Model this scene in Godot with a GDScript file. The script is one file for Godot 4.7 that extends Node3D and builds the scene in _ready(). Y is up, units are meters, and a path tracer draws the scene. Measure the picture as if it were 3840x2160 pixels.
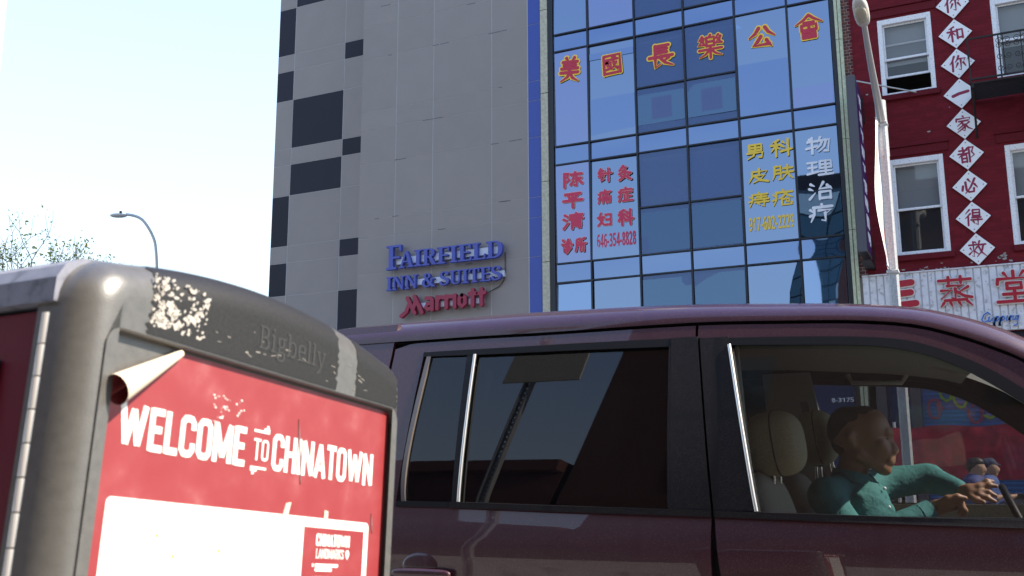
extends Node3D

const ROAD := 0.06        # height of the carriageway
const WALK := 0.20        # height of the pavements
const FAC := -20.0        # plane of the facades across the street

var used := {}
var mats := {}
var noises := {}
var rng := RandomNumberGenerator.new()


# ------------------------------------------------------------------ helpers
class MB:
	var st := SurfaceTool.new()
	func _init() -> void:
		st.begin(Mesh.PRIMITIVE_TRIANGLES)
		st.set_smooth_group(-1)
	func smooth(on: bool) -> void:
		st.set_smooth_group(0 if on else -1)
	func v(p: Vector3) -> void:
		st.set_uv(Vector2(p.x, p.y))
		st.add_vertex(p)
	func tri(a: Vector3, b: Vector3, c: Vector3) -> void:   # counter-clockwise seen from outside
		v(a); v(c); v(b)
	func quad(a: Vector3, b: Vector3, c: Vector3, d: Vector3) -> void:
		tri(a, b, c); tri(a, c, d)
	func box(lo: Vector3, hi: Vector3) -> void:
		var x0 := lo.x; var y0 := lo.y; var z0 := lo.z; var x1 := hi.x; var y1 := hi.y; var z1 := hi.z
		quad(Vector3(x0, y0, z1), Vector3(x1, y0, z1), Vector3(x1, y1, z1), Vector3(x0, y1, z1))
		quad(Vector3(x1, y0, z0), Vector3(x0, y0, z0), Vector3(x0, y1, z0), Vector3(x1, y1, z0))
		quad(Vector3(x1, y0, z1), Vector3(x1, y0, z0), Vector3(x1, y1, z0), Vector3(x1, y1, z1))
		quad(Vector3(x0, y0, z0), Vector3(x0, y0, z1), Vector3(x0, y1, z1), Vector3(x0, y1, z0))
		quad(Vector3(x0, y1, z1), Vector3(x1, y1, z1), Vector3(x1, y1, z0), Vector3(x0, y1, z0))
		quad(Vector3(x0, y0, z0), Vector3(x1, y0, z0), Vector3(x1, y0, z1), Vector3(x0, y0, z1))
	func cbox(lo: Vector3, hi: Vector3, c: float) -> void:   # box with chamfered edges
		var m := (lo + hi) / 2.0
		var h := (hi - lo) / 2.0
		var P := func(s: Vector3, k: int) -> Vector3:
			var q := h - Vector3(c, c, c)
			q[k] = h[k]
			return m + Vector3(s.x * q.x, s.y * q.y, s.z * q.z)
		for k in 3:
			var a := (k + 1) % 3
			var b := (k + 2) % 3
			for sg in [-1.0, 1.0]:
				var r := []
				for t in [[-1, -1], [1, -1], [1, 1], [-1, 1]]:
					var s := Vector3.ZERO
					s[k] = sg; s[a] = t[0]; s[b] = t[1]
					r.append(P.call(s, k))
				if sg < 0: r.reverse()
				quad(r[0], r[1], r[2], r[3])
			for sa in [-1.0, 1.0]:
				for sb in [-1.0, 1.0]:
					var s1 := Vector3.ZERO
					s1[a] = sa; s1[b] = sb; s1[k] = -1
					var s2 := s1
					s2[k] = 1
					var q := [P.call(s1, a), P.call(s2, a), P.call(s2, b), P.call(s1, b)]
					if sa * sb > 0: q.reverse()
					quad(q[0], q[1], q[2], q[3])
		for sx in [-1.0, 1.0]:
			for sy in [-1.0, 1.0]:
				for sz in [-1.0, 1.0]:
					var s := Vector3(sx, sy, sz)
					if sx * sy * sz > 0: tri(P.call(s, 0), P.call(s, 1), P.call(s, 2))
					else: tri(P.call(s, 0), P.call(s, 2), P.call(s, 1))
	func tube(pts: Array, radii, sides := 8, caps := true) -> void:
		var rings := []
		var n := pts.size()
		var side := Vector3.ZERO
		for i in n:
			var t: Vector3 = (pts[mini(i + 1, n - 1)] - pts[maxi(i - 1, 0)]).normalized()
			if side == Vector3.ZERO:
				side = t.cross(Vector3.UP if absf(t.y) < 0.9 else Vector3.RIGHT).normalized()
			side = (side - t * side.dot(t)).normalized()
			var up := side.cross(t)
			var r: float = radii[i] if radii is Array else radii
			var ring := []
			for k in sides:
				var a := TAU * k / sides
				ring.append(pts[i] + side * cos(a) * r + up * sin(a) * r)
			rings.append(ring)
		smooth(sides > 4)
		for i in n - 1:
			for k in sides:
				var k2 := (k + 1) % sides
				quad(rings[i][k], rings[i + 1][k], rings[i + 1][k2], rings[i][k2])
		smooth(false)
		if caps:
			for k in range(1, sides - 1):
				tri(rings[0][0], rings[0][k], rings[0][k + 1])
				tri(rings[n - 1][0], rings[n - 1][k + 1], rings[n - 1][k])
	func prism(poly: PackedVector2Array, z0: float, z1: float) -> void:   # outline in x, y; z1 > z0
		if not Geometry2D.is_polygon_clockwise(poly):
			poly = poly.duplicate()
		else:
			poly = poly.duplicate(); poly.reverse()
		var ix := Geometry2D.triangulate_polygon(poly)
		for i in range(0, ix.size(), 3):
			var a := poly[ix[i]]; var b := poly[ix[i + 1]]; var c := poly[ix[i + 2]]
			if (b - a).cross(c - a) < 0:
				var t := b; b = c; c = t
			tri(Vector3(a.x, a.y, z1), Vector3(b.x, b.y, z1), Vector3(c.x, c.y, z1))
			tri(Vector3(a.x, a.y, z0), Vector3(c.x, c.y, z0), Vector3(b.x, b.y, z0))
		for i in poly.size():
			var a := poly[i]; var b := poly[(i + 1) % poly.size()]
			quad(Vector3(a.x, a.y, z0), Vector3(b.x, b.y, z0), Vector3(b.x, b.y, z1), Vector3(a.x, a.y, z1))
	func grid(nu: int, nv: int, f: Callable, flip := false, group := 0) -> void:   # f(s, t) gives a point
		var p := []
		for j in nv + 1:
			for i in nu + 1:
				p.append(f.call(float(i) / nu, float(j) / nv))
		st.set_smooth_group(group)
		for j in nv:
			for i in nu:
				var a: int = j * (nu + 1) + i
				if flip: quad(p[a], p[a + nu + 1], p[a + nu + 2], p[a + 1])
				else: quad(p[a], p[a + 1], p[a + nu + 2], p[a + nu + 1])
		smooth(false)
	func loft(rings: Array, closed := true, smoothed := true) -> void:
		smooth(smoothed)
		for j in rings.size() - 1:
			var n: int = rings[j].size()
			for i in (n if closed else n - 1):
				var k := (i + 1) % n
				quad(rings[j][i], rings[j][k], rings[j + 1][k], rings[j + 1][i])
		smooth(false)
	func fan(ring: Array, center: Vector3, flip := false) -> void:
		for i in ring.size():
			var k := (i + 1) % ring.size()
			if flip: tri(center, ring[k], ring[i])
			else: tri(center, ring[i], ring[k])
	func blob(c: Vector3, r: Vector3, e := 2.0, nu := 20, nv := 12, tilt := Basis.IDENTITY) -> void:   # rounded lump: e = 2 ellipsoid, more = boxier
		var S := func(w: float) -> float: return signf(w) * pow(absf(w), 2.0 / e)
		grid(nu, nv, func(s: float, t: float) -> Vector3:
			var a := s * TAU
			var b := (t - 0.5) * PI
			return c + tilt * Vector3(r.x * S.call(cos(b)) * S.call(cos(a)), r.y * S.call(sin(b)), r.z * S.call(cos(b)) * S.call(sin(a))), true)
	func stroke(pts: Array, w: float, z0: float, z1: float, end_w := 1.0, start_w := 1.0, square := false) -> void:   # a brush stroke with round ends, standing off a wall
		var n := pts.size()
		var l := []
		var r := []
		var total := 0.0
		for i in n - 1: total += pts[i].distance_to(pts[i + 1])
		var run := 0.0
		for i in n:
			var d: Vector2
			if i == 0: d = (pts[1] - pts[0]).normalized()
			elif i == n - 1: d = (pts[i] - pts[i - 1]).normalized()
			else:
				var d0: Vector2 = (pts[i] - pts[i - 1]).normalized()
				var d1: Vector2 = (pts[i + 1] - pts[i]).normalized()
				d = (d0 + d1)
				d = d.normalized() if d.length() > 0.2 else d1
			if i > 0: run += pts[i].distance_to(pts[i - 1])
			var t := run / maxf(total, 1e-6)
			var hw := w * 0.5 * lerpf(start_w, end_w, t * t)
			var nn := Vector2(-d.y, d.x) * hw
			if i == 0 and not square:
				for k in range(0, 4):
					var a := PI / 2 + PI * 0.5 * (4 - k) / 4.0
					var q: Vector2 = pts[0] + (d * cos(a) + Vector2(-d.y, d.x) * sin(a)) * hw
					var q2: Vector2 = pts[0] + (d * cos(a) - Vector2(-d.y, d.x) * sin(a)) * hw
					l.append(q); r.append(q2)
			l.append(pts[i] + nn); r.append(pts[i] - nn)
			if i == n - 1 and not square:
				for k in range(1, 5):
					var a := PI / 2 - PI * 0.5 * k / 4.0
					l.append(pts[i] + (d * cos(a) + Vector2(-d.y, d.x) * sin(a)) * hw)
					r.append(pts[i] + (d * cos(a) - Vector2(-d.y, d.x) * sin(a)) * hw)
		for i in l.size() - 1:
			var a: Vector2 = r[i]; var b: Vector2 = r[i + 1]; var c: Vector2 = l[i + 1]; var e: Vector2 = l[i]
			quad(Vector3(a.x, a.y, z1), Vector3(b.x, b.y, z1), Vector3(c.x, c.y, z1), Vector3(e.x, e.y, z1))
			quad(Vector3(a.x, a.y, z0), Vector3(b.x, b.y, z0), Vector3(b.x, b.y, z1), Vector3(a.x, a.y, z1))
			quad(Vector3(c.x, c.y, z0), Vector3(e.x, e.y, z0), Vector3(e.x, e.y, z1), Vector3(c.x, c.y, z1))
	func done() -> ArrayMesh:
		st.generate_normals()
		return st.commit()


func numbered(n: String) -> String:
	if not used.has(n):
		used[n] = 0
		return n
	used[n] += 1
	return "%s_%03d" % [n, used[n]]

func thing(called: String, label: String, category: String, at := Vector3.ZERO, group := "") -> Node3D:
	var o := Node3D.new()
	o.name = numbered(called)
	add_child(o)
	o.position = at
	o.set_meta("label", label)
	o.set_meta("category", category)
	if group: o.set_meta("group", group)
	return o

# One part. Shapes are given in the world's axes unless local is set, then in those of the parent.
func part(called: String, shape, m: Material, parent: Node3D, local := false) -> MeshInstance3D:
	var o := MeshInstance3D.new()
	o.name = called
	o.mesh = shape.done() if shape is MB else shape
	o.material_override = m
	parent.add_child(o, true)
	if not local: o.global_transform = Transform3D.IDENTITY
	return o

func put(called: String, shape: Mesh, m: Material, parent: Node3D, xf: Transform3D, local := false) -> MeshInstance3D:
	var o := part(called, shape, m, parent, true)
	if local: o.transform = xf
	else: o.global_transform = xf
	return o

func setting(called: String, shape, m: Material) -> MeshInstance3D:
	var o := part(called, shape, m, self)
	o.set_meta("kind", "structure")
	return o

func boxpart(called: String, lo: Vector3, hi: Vector3, m: Material, parent: Node3D, c := 0.0, local := false) -> MeshInstance3D:
	var b := MB.new()
	if c > 0: b.cbox(lo, hi, c)
	else: b.box(lo, hi)
	return part(called, b, m, parent, local)

func noise(key: String, freq: float, octaves: int, ramp: Array, sz := 512, kind := FastNoiseLite.TYPE_SIMPLEX_SMOOTH, normal := false) -> NoiseTexture2D:
	if noises.has(key): return noises[key]
	var t := NoiseTexture2D.new()
	t.width = sz; t.height = sz; t.seamless = true
	var n := FastNoiseLite.new()
	n.noise_type = kind
	n.seed = key.hash() % 1000
	n.frequency = freq
	n.fractal_octaves = octaves
	t.noise = n
	if normal: t.as_normal_map = true; t.bump_strength = 4.0
	elif ramp.size():
		var g := Gradient.new()
		var off := PackedFloat32Array(); var col := PackedColorArray()
		for r in ramp:
			off.append(r[0]); col.append(r[1] if r[1] is Color else Color(r[1], r[1], r[1]))
		g.offsets = off; g.colors = col
		t.color_ramp = g
	noises[key] = t
	return t

# base colours are linear reflectances
func mat(called: String, c: Color, rough := 0.8, metal := 0.0) -> StandardMaterial3D:
	if mats.has(called): return mats[called]
	var m := StandardMaterial3D.new()
	m.resource_name = called
	var s := c.linear_to_srgb()
	s.a = c.a
	m.albedo_color = s
	m.roughness = rough
	m.metallic = metal
	m.cull_mode = BaseMaterial3D.CULL_DISABLED
	mats[called] = m
	return m

func grain(m: StandardMaterial3D, tex: Texture2D, per_metre: float, bump := 0.0, bumptex: Texture2D = null) -> StandardMaterial3D:
	m.albedo_texture = tex
	m.uv1_triplanar = true
	m.uv1_world_triplanar = true
	m.uv1_scale = Vector3.ONE * per_metre
	if bump > 0:
		m.heightmap_enabled = true
		m.heightmap_scale = bump
		m.heightmap_texture = bumptex if bumptex else tex
	return m

func pane(called: String, c: Color, a: float, rough := 0.02) -> StandardMaterial3D:
	var m := mat(called, Color(c.r, c.g, c.b, a), rough)
	m.transparency = BaseMaterial3D.TRANSPARENCY_ALPHA
	return m

func font(name: String, bold := false, italic := false) -> SystemFont:
	var f := SystemFont.new()
	f.font_names = PackedStringArray([name])
	f.font_weight = 700 if bold else 400
	f.font_italic = italic
	return f

# flat or raised lettering fitted into a box x0..x1, y0..y1 with its back at z
func text(s: String, f: Font, x0: float, x1: float, y0: float, y1: float, z: float, depth: float, m: Material, parent: Node3D, called := "lettering", local := false) -> MeshInstance3D:
	var t := TextMesh.new()
	t.font = f
	t.text = s
	t.font_size = 48
	t.pixel_size = 0.01
	t.depth = 0.02
	t.curve_step = 0.8
	var b := t.get_aabb()
	var k := Vector3((x1 - x0) / b.size.x, (y1 - y0) / b.size.y, depth / maxf(b.size.z, 1e-4))
	var xf := Transform3D(Basis.from_scale(k), Vector3(x0, y0, z) - b.position * k)
	return put(called, t, m, parent, xf, local)

# letters of a word side by side, each a part
func letters(s: String, f: Font, x0: float, x1: float, y0: float, y1: float, z: float, depth: float, m: Material, parent: Node3D) -> void:
	var total: float = f.get_string_size(s, HORIZONTAL_ALIGNMENT_LEFT, -1, 48).x
	for i in s.length():
		if s[i] == " ": continue
		var a: float = f.get_string_size(s.substr(0, i), HORIZONTAL_ALIGNMENT_LEFT, -1, 48).x / total
		var b: float = f.get_string_size(s.substr(0, i + 1), HORIZONTAL_ALIGNMENT_LEFT, -1, 48).x / total
		text(s[i], f, lerpf(x0, x1, a) + 0.008, lerpf(x0, x1, b) - 0.008, y0, y1, z, depth, m, parent, "letter")

# condensed capitals, each a few straight bars in a box of 100 by 100; first number is the width of the letter
const CAPS := {
	"W": [72, "9 0 22 93,22 93 36 12,36 12 50 93,50 93 63 0"], "E": [40, "9 0 9 100,9 7 38 7,9 49 34 49,9 93 38 93"], "L": [38, "9 0 9 100,9 93 37 93"],
	"C": [46, "38 34 38 18 32 8 24 7 15 8 9 18 9 82 15 92 24 93 32 92 38 82 38 66"], "O": [46, "24 7 15 8 9 18 9 82 15 92 24 93 32 92 38 82 38 18 32 8 24 7"], "M": [60, "9 100 9 3,9 3 30 86,30 86 51 3,51 3 51 100"],
	"H": [48, "9 0 9 100,39 0 39 100,9 49 39 49"], "I": [18, "9 0 9 100"], "N": [50, "9 100 9 3,9 3 41 97,41 97 41 0"], "A": [50, "7 100 25 4,25 4 43 100,12 72 38 72"], "T": [42, "2 7 40 7,21 7 21 100"],
	"D": [46, "9 0 9 100,9 7 24 7 34 10 38 22 38 78 34 90 24 93 9 93"], "R": [46, "9 100 9 0,9 7 28 7 37 13 37 42 28 50 9 50,24 50 39 100"], "K": [46, "9 0 9 100,40 0 12 56,18 46 41 100"], "S": [44, "36 28 36 16 28 7 18 7 9 16 9 32 18 44 28 54 37 66 37 84 28 93 18 93 8 84 8 70"],
}

func capitals(word: String, x0: float, x1: float, y0: float, y1: float, z: float, depth: float, weight: float, m: Material, parent: Node3D) -> void:
	var total := 0.0
	for ch in word: total += CAPS[ch][0]
	var x := 0.0
	for ch in word:
		var b := MB.new()
		var k := 0
		for s in CAPS[ch][1].split(","):
			var n: PackedFloat64Array = s.split_floats(" ")
			var pts := []
			for i in range(0, n.size(), 2): pts.append(Vector2(lerpf(x0, x1, (x + n[i]) / total), lerpf(y1, y0, n[i + 1] / 100.0)))
			b.stroke(pts, weight * (x1 - x0) / total, z, z + depth + 0.00003 * k, 1.0, 1.0, true)
			k += 1
		part("letter", b, m, parent, true)
		x += CAPS[ch][0]

# Chinese characters as brush strokes in a square of 100, y down
const GLYPH := {
	"美": "32 4 40 14,68 4 58 15,18 20 82 20,24 33 76 33,14 46 86 46,50 20 50 62,12 62 88 62,50 62 42 80 14 96,52 64 66 84 90 96",
	"國": "12 8 12 96,12 8 88 8 88 96,12 94 88 94,24 28 76 28,28 42 44 42 44 58 28 58 28 42,24 74 48 68,54 16 60 60 76 80 78 70,70 44 48 78,64 16 72 24",
	"長": "30 6 30 58,30 8 78 8,30 22 72 22,30 36 72 36,8 52 92 52,30 52 30 94 48 84,46 54 64 78 94 94,78 60 60 72",
	"樂": "50 2 44 10,36 12 36 48,36 12 64 12 64 48,36 30 64 30,36 47 64 47,20 6 10 20 24 22,26 14 8 40 28 40,24 32 30 44,80 6 70 20 86 22,88 14 70 40 92 40,84 32 92 44,8 62 92 62,50 50 50 98,48 64 30 82 10 92,52 64 70 82 92 92",
	"公": "38 8 26 32 6 50,60 6 72 28 94 46,46 46 34 70 22 86 76 82,66 64 84 94",
	"會": "50 2 34 20 6 38,50 2 68 20 94 38,34 34 66 34,26 44 26 66,26 44 74 44 74 66,26 65 74 65,50 44 50 66,30 74 30 98,30 74 70 74 70 98,30 86 70 86,30 97 70 97",
	"陈": "10 8 10 96,10 8 32 8 22 32 34 50 16 62,42 18 92 18,62 6 50 46 90 46,68 34 68 92 58 86,52 62 40 82,80 60 94 80",
	"平": "14 12 86 12,30 24 38 42,70 22 60 42,6 54 94 54,50 12 50 98",
	"清": "12 10 24 20,6 36 18 44,6 94 26 62,38 14 94 14,42 26 90 26,34 38 96 38,66 4 66 38,46 50 46 98,46 50 86 50 86 94 76 92,46 64 86 64,46 78 86 78",
	"诊": "14 6 26 18,6 36 22 36 22 84 36 72,64 4 52 28 34 46,64 4 76 26 96 42,66 36 44 56,74 50 46 74,84 64 44 98",
	"所": "44 8 16 16,16 16 16 60 6 94,16 32 42 32 42 56,16 54 42 54,88 6 58 18,58 18 58 56 48 94,58 44 96 44,78 44 78 98",
	"针": "24 4 8 34,20 20 44 20,12 38 42 38,8 56 44 56,26 38 26 92 42 80,52 40 98 40,76 6 76 98",
	"灸": "40 4 16 34,36 16 62 16 40 44 12 58,46 32 64 50 90 56,24 66 32 80,78 62 66 78,50 56 44 80 14 98,52 72 68 86 90 98",
	"痛": "52 2 56 12,20 16 92 16,22 16 22 56 8 94,8 28 16 40,6 62 20 52,38 28 82 28 66 40,54 34 66 44,38 48 38 96,38 48 88 48 88 92 80 94,38 62 88 62,38 76 88 76,63 46 63 96",
	"症": "52 2 56 12,20 16 92 16,22 16 22 56 8 94,8 28 16 40,6 62 20 52,36 34 92 34,64 34 64 92,64 62 88 62,46 54 46 92,32 93 96 93",
	"妇": "24 6 14 46 44 88,40 32 30 66 6 94,4 36 48 36,56 18 92 18 92 92,60 54 92 54,54 90 92 90",
	"科": "40 4 14 16,6 32 48 32,28 12 28 98,26 38 6 70,30 42 46 60,58 16 68 28,54 40 66 50,50 72 98 62,82 4 82 98",
	"男": "20 6 20 46,20 6 80 6 80 46,20 26 80 26,20 45 80 45,50 6 50 46,10 60 86 60 80 92 68 90,48 48 40 78 10 98",
	"皮": "22 22 22 56 6 96,22 22 90 22 82 38,54 4 54 50,28 50 78 50 56 80 26 98,36 56 58 82 94 96",
	"肤": "16 8 16 60 6 94,16 8 42 8 42 90 34 92,16 32 42 32,16 54 42 54,54 24 92 24,50 50 96 50,72 6 70 56 46 96,74 54 82 80 96 96",
	"痔": "52 2 56 12,20 16 92 16,22 16 22 56 8 94,8 28 16 40,6 62 20 52,42 32 86 32,62 22 62 48,32 48 96 48,34 66 96 66,76 52 76 96 64 90,48 74 56 84",
	"疮": "52 2 56 12,20 16 92 16,22 16 22 56 8 94,8 28 16 40,6 62 20 52,62 24 52 42 32 56,62 24 74 40 94 50,46 58 78 58 78 76 66 72,46 58 46 92 88 92 88 80",
	"物": "18 12 10 34,12 26 46 26,28 4 28 98,6 66 46 56,60 4 50 34,54 24 94 24 88 92 74 88,68 26 60 54 44 74,82 26 74 64 52 92",
	"理": "6 14 40 14,8 46 38 46,23 14 23 78,4 84 44 74,52 10 52 54,52 10 92 10 92 54,52 32 92 32,52 53 92 53,72 10 72 94,52 74 92 74,46 95 98 95",
	"治": "12 10 26 22,6 36 20 46,6 94 28 62,62 4 46 40 88 36,76 22 94 46,46 58 46 98,46 58 88 58 88 98,46 94 88 94",
	"疗": "52 2 56 12,20 16 92 16,22 16 22 56 8 94,8 28 16 40,6 62 20 52,40 34 88 34 66 54,64 50 64 94 50 88",
	"你": "30 4 20 32 4 54,20 34 20 98,56 4 48 26 36 42,52 22 94 22 86 36,68 24 68 94 56 88,50 50 38 76,82 48 96 72",
	"和": "44 6 16 16,6 34 54 34,30 14 30 98,28 38 6 72,34 42 50 60,62 26 62 84,62 28 92 28 92 84,62 78 92 78",
	"一": "6 60 40 50 94 44",
	"家": "50 2 54 10,12 14 10 30,12 16 90 16 84 28,26 32 76 32,52 32 14 60,42 44 58 70 52 94 42 88,48 58 14 80,52 72 10 98,82 44 60 58,58 54 74 78 96 92",
	"都": "10 24 54 24,32 6 32 44,4 44 60 44,58 12 6 66,22 54 22 98,22 54 50 54 50 98,22 74 50 74,22 95 50 95,66 8 66 98,66 10 92 10 80 38 94 58 74 72",
	"必": "12 48 6 74,28 26 30 74 44 88 70 88 72 68,44 10 56 28,82 10 54 60 22 94,78 44 92 66",
	"得": "30 4 8 28,34 28 6 56,22 44 22 98,48 6 48 42,48 6 86 6 86 42,48 24 86 24,48 41 86 41,44 52 92 52,38 66 98 66,76 54 76 96 64 90,50 76 58 88",
	"救": "6 24 54 24,30 6 30 94 20 88,40 8 48 16,12 42 18 54,4 78 26 58,50 38 34 58,32 60 54 80,66 4 52 40,62 26 98 26,86 28 74 66 46 96,58 34 72 70 98 96",
	"三": "18 16 84 12,24 50 78 47,6 90 96 86",
	"蒸": "8 14 92 14,34 4 34 24,66 4 66 24,30 32 72 32 50 44,50 42 50 74 40 70,14 46 40 46 12 72,84 38 62 52,52 50 72 66 92 72,22 78 78 78,18 86 10 98,36 86 40 98,58 86 64 98,80 84 92 98",
	"堂": "50 2 50 20,26 6 34 18,76 4 66 18,10 24 8 40,10 24 92 24 86 38,32 38 32 56,32 38 68 38 68 56,32 55 68 55,22 72 80 72,50 58 50 94,6 95 96 95",
	"拉": "6 26 42 26,26 4 26 94 14 88,4 64 44 50,70 4 76 16,50 26 96 26,58 40 66 78,86 38 76 84,46 92 98 92",
}

# one character fitted into x0..x1, y0..y1; weight is the stroke width in hundredths of its box
func glyph(ch: String, x0: float, x1: float, y0: float, y1: float, z: float, depth: float, weight: float, m: Material, parent: Node3D, called := "character", turn := 0.0, brush := true, local := false) -> MeshInstance3D:
	var b := MB.new()
	var c := Vector2((x0 + x1) / 2, (y0 + y1) / 2)
	var k := 0
	weight *= clampf(1.16 - 0.034 * GLYPH[ch].count(","), 0.70, 1.1)   # crowded characters are drawn with a finer brush
	for s in GLYPH[ch].split(","):
		var n: PackedFloat64Array = s.split_floats(" ")
		var pts := []
		for i in range(0, n.size(), 2):
			var q := Vector2(lerpf(x0, x1, n[i] / 100.0), lerpf(y1, y0, n[i + 1] / 100.0)) - c
			pts.append(q.rotated(turn) + c)
		var d: Vector2 = (pts[-1] - pts[-2]).normalized()
		var slant := absf(d.x) > 0.28 and absf(d.y) > 0.28
		var w := weight / 100.0 * (y1 - y0)
		var off := 0.0004 * k
		b.stroke(pts, w, z, z + depth + off, (0.45 if slant else 1.05) if brush else 1.0, 1.1 if brush else 1.0)
		k += 1
	return part(called, b, m, parent, local)


# ------------------------------------------------------------------ materials
func make_materials() -> void:
	var fine := noise("fine", 0.03, 5, [[0.0, 0.80], [1.0, 1.0]])
	var cloud := noise("cloud", 0.008, 5, [[0.0, 0.97], [1.0, 1.0]])
	var blotch := noise("blotch", 0.012, 6, [[0.0, 0.55], [0.45, 0.9], [1.0, 1.0]])
	var grit := noise("grit", 0.12, 3, [[0.0, 0.7], [1.0, 1.0]])
	grain(mat("asphalt", Color(0.06, 0.06, 0.062), 0.92), grit, 1.2, 0.4)
	grain(mat("concrete", Color(0.34, 0.33, 0.31), 0.9), blotch, 0.6, 0.1)
	grain(mat("kerb_stone", Color(0.30, 0.30, 0.30), 0.85), fine, 1.0)
	for i in 3:
		grain(mat("grey_panel_%d" % i, Color(0.276, 0.241, 0.226) * (1.0 - 0.014 * i), 0.55), cloud, 0.23 + 0.05 * i)
		grain(mat("dark_panel_%d" % i, Color(0.022, 0.020, 0.034) * (1.0 - 0.08 * i), 0.5), cloud, 0.2)
	for i in 3: mats["dark_panel_%d" % i].metallic_specular = 0.32
	mat("joint_sealant", Color(0.40, 0.38, 0.38), 0.8)
	grain(mat("blue_panel", Color(0.024, 0.062, 0.34), 0.35), cloud, 0.3)
	grain(mat("cream_stone", Color(0.60, 0.57, 0.44), 0.8), fine, 0.7)
	grain(mat("pale_trim", Color(0.62, 0.66, 0.46), 0.6), fine, 0.7)
	mat("black_frame", Color(0.018, 0.02, 0.028), 0.35, 0.4)
	mat("mirror_blue", Color(0.165, 0.226, 0.352), 0.012, 1.0)
	mat("mirror_violet", Color(0.175, 0.213, 0.368), 0.012, 1.0)
	mat("mirror_sky", Color(0.135, 0.195, 0.345), 0.02, 1.0)
	mat("mirror_pale", Color(0.185, 0.262, 0.43), 0.025, 1.0)
	pane("vision_glass", Color(0.035, 0.085, 0.23), 0.70, 0.02)
	mats["vision_glass"].metallic_specular = 0.6
	mats["vision_glass"].metallic = 0.35
	mat("film_teal", Color(0.075, 0.125, 0.21), 0.05, 0.85)
	mat("film_dim", Color(0.055, 0.095, 0.175), 0.03, 0.85)
	mat("room_wall", Color(0.30, 0.34, 0.40), 0.9)
	mat("room_ceiling", Color(0.5, 0.52, 0.55), 0.9)
	mat("vinyl_red", Color(0.50, 0.014, 0.05), 0.5)
	mat("vinyl_rose", Color(0.56, 0.022, 0.085), 0.5)
	mat("vinyl_yellow", Color(0.95, 0.62, 0.05), 0.5)
	mat("vinyl_gold", Color(0.85, 0.58, 0.05), 0.5)
	mat("vinyl_peach", Color(0.90, 0.55, 0.42), 0.5)
	mat("vinyl_white", Color(0.88, 0.90, 0.95), 0.5)
	mat("sign_blue", Color(0.065, 0.085, 0.38), 0.5)
	mat("sign_blue_side", Color(0.02, 0.025, 0.16), 0.5)
	mat("sign_red", Color(0.29, 0.014, 0.05), 0.5)
	mat("raceway", Color(0.66, 0.70, 0.80), 0.5)
	# painted brick: courses in relief under one coat of red
	var img := Image.create(512, 512, false, Image.FORMAT_RGB8)
	var tone := Image.create(512, 512, false, Image.FORMAT_RGB8)
	rng.seed = 7
	for r in 16:
		for q in 6:
			var t := 0.90 + 0.1 * rng.randf()
			var x0 := int(q * 512.0 / 6.0 + (0.0 if r % 2 == 0 else 42.0))
			var h := 0.75 + 0.25 * rng.randf()
			for part_x in [x0 - 512, x0]:
				img.fill_rect(Rect2i(part_x + 3, r * 32 + 4, 80, 26), Color(h, h, h))
				tone.fill_rect(Rect2i(part_x, r * 32, 86, 32), Color(t, t, t))
	grain(mat("red_brick_paint", Color(0.165, 0.012, 0.020), 0.75), ImageTexture.create_from_image(tone), 0.82, 0.35, ImageTexture.create_from_image(img))
	mats["red_brick_paint"].metallic_specular = 0.3
	grain(mat("red_stone_paint", Color(0.150, 0.011, 0.019), 0.7), fine, 1.5)
	mats["red_stone_paint"].metallic_specular = 0.3
	for i in 3:
		grain(mat("bare_brick_%d" % i, [Color(0.16, 0.055, 0.045), Color(0.20, 0.075, 0.055), Color(0.11, 0.04, 0.038)][i], 0.9), fine, 3.0)
	mat("mortar", Color(0.33, 0.30, 0.28), 0.95)
	grain(mat("window_white", Color(0.80, 0.80, 0.82), 0.5), noise("chips", 0.05, 4, [[0.0, 0.45], [0.22, 0.9], [0.4, 1.0]]), 1.1)
	pane("sash_glass", Color(0.05, 0.06, 0.07), 0.35)
	mats["sash_glass"].metallic_specular = 0.75
	mat("blind", Color(0.50, 0.54, 0.58), 0.8)
	mat("room_dark", Color(0.16, 0.15, 0.15), 0.9)
	grain(mat("plate_white", Color(0.86, 0.86, 0.87), 0.45), cloud, 1.3)
	mat("brush_red", Color(0.27, 0.012, 0.055), 0.6)
	mat("rust_bolt", Color(0.10, 0.06, 0.045), 0.8)
	grain(mat("slat_white", Color(0.74, 0.74, 0.78), 0.5), noise("streak", 0.02, 5, [[0.0, 0.6], [0.35, 0.93], [1.0, 1.0]]), 0.6)
	mat("slat_backing", Color(0.45, 0.45, 0.48), 0.7)  # greyer white metal of the sheet behind the slats
	mat("shop_red", Color(0.40, 0.012, 0.03), 0.35)
	mat("shop_white", Color(0.72, 0.70, 0.68), 0.45)
	mat("script_blue", Color(0.05, 0.16, 0.50), 0.4)
	grain(mat("iron_black", Color(0.02, 0.016, 0.016), 0.6, 0.2), fine, 4.0)
	mat("blade_grey", Color(0.075, 0.075, 0.09), 0.5)
	mat("blade_purple", Color(0.055, 0.012, 0.12), 0.45)
	mat("galvanised", Color(0.50, 0.51, 0.52), 0.42, 0.55)
	grain(mat("pole_paint", Color(0.55, 0.56, 0.58), 0.45, 0.2), fine, 1.5)
	mat("lamp_body", Color(0.52, 0.51, 0.48), 0.5)
	mat("lamp_lens", Color(0.45, 0.42, 0.34), 0.25)
	mat("banner_white", Color(0.78, 0.76, 0.76), 0.8)
	mats["banner_white"].backlight_enabled = true
	mats["banner_white"].backlight = Color(0.3, 0.26, 0.26)
	mat("banner_rose", Color(0.62, 0.36, 0.36), 0.8)


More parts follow.
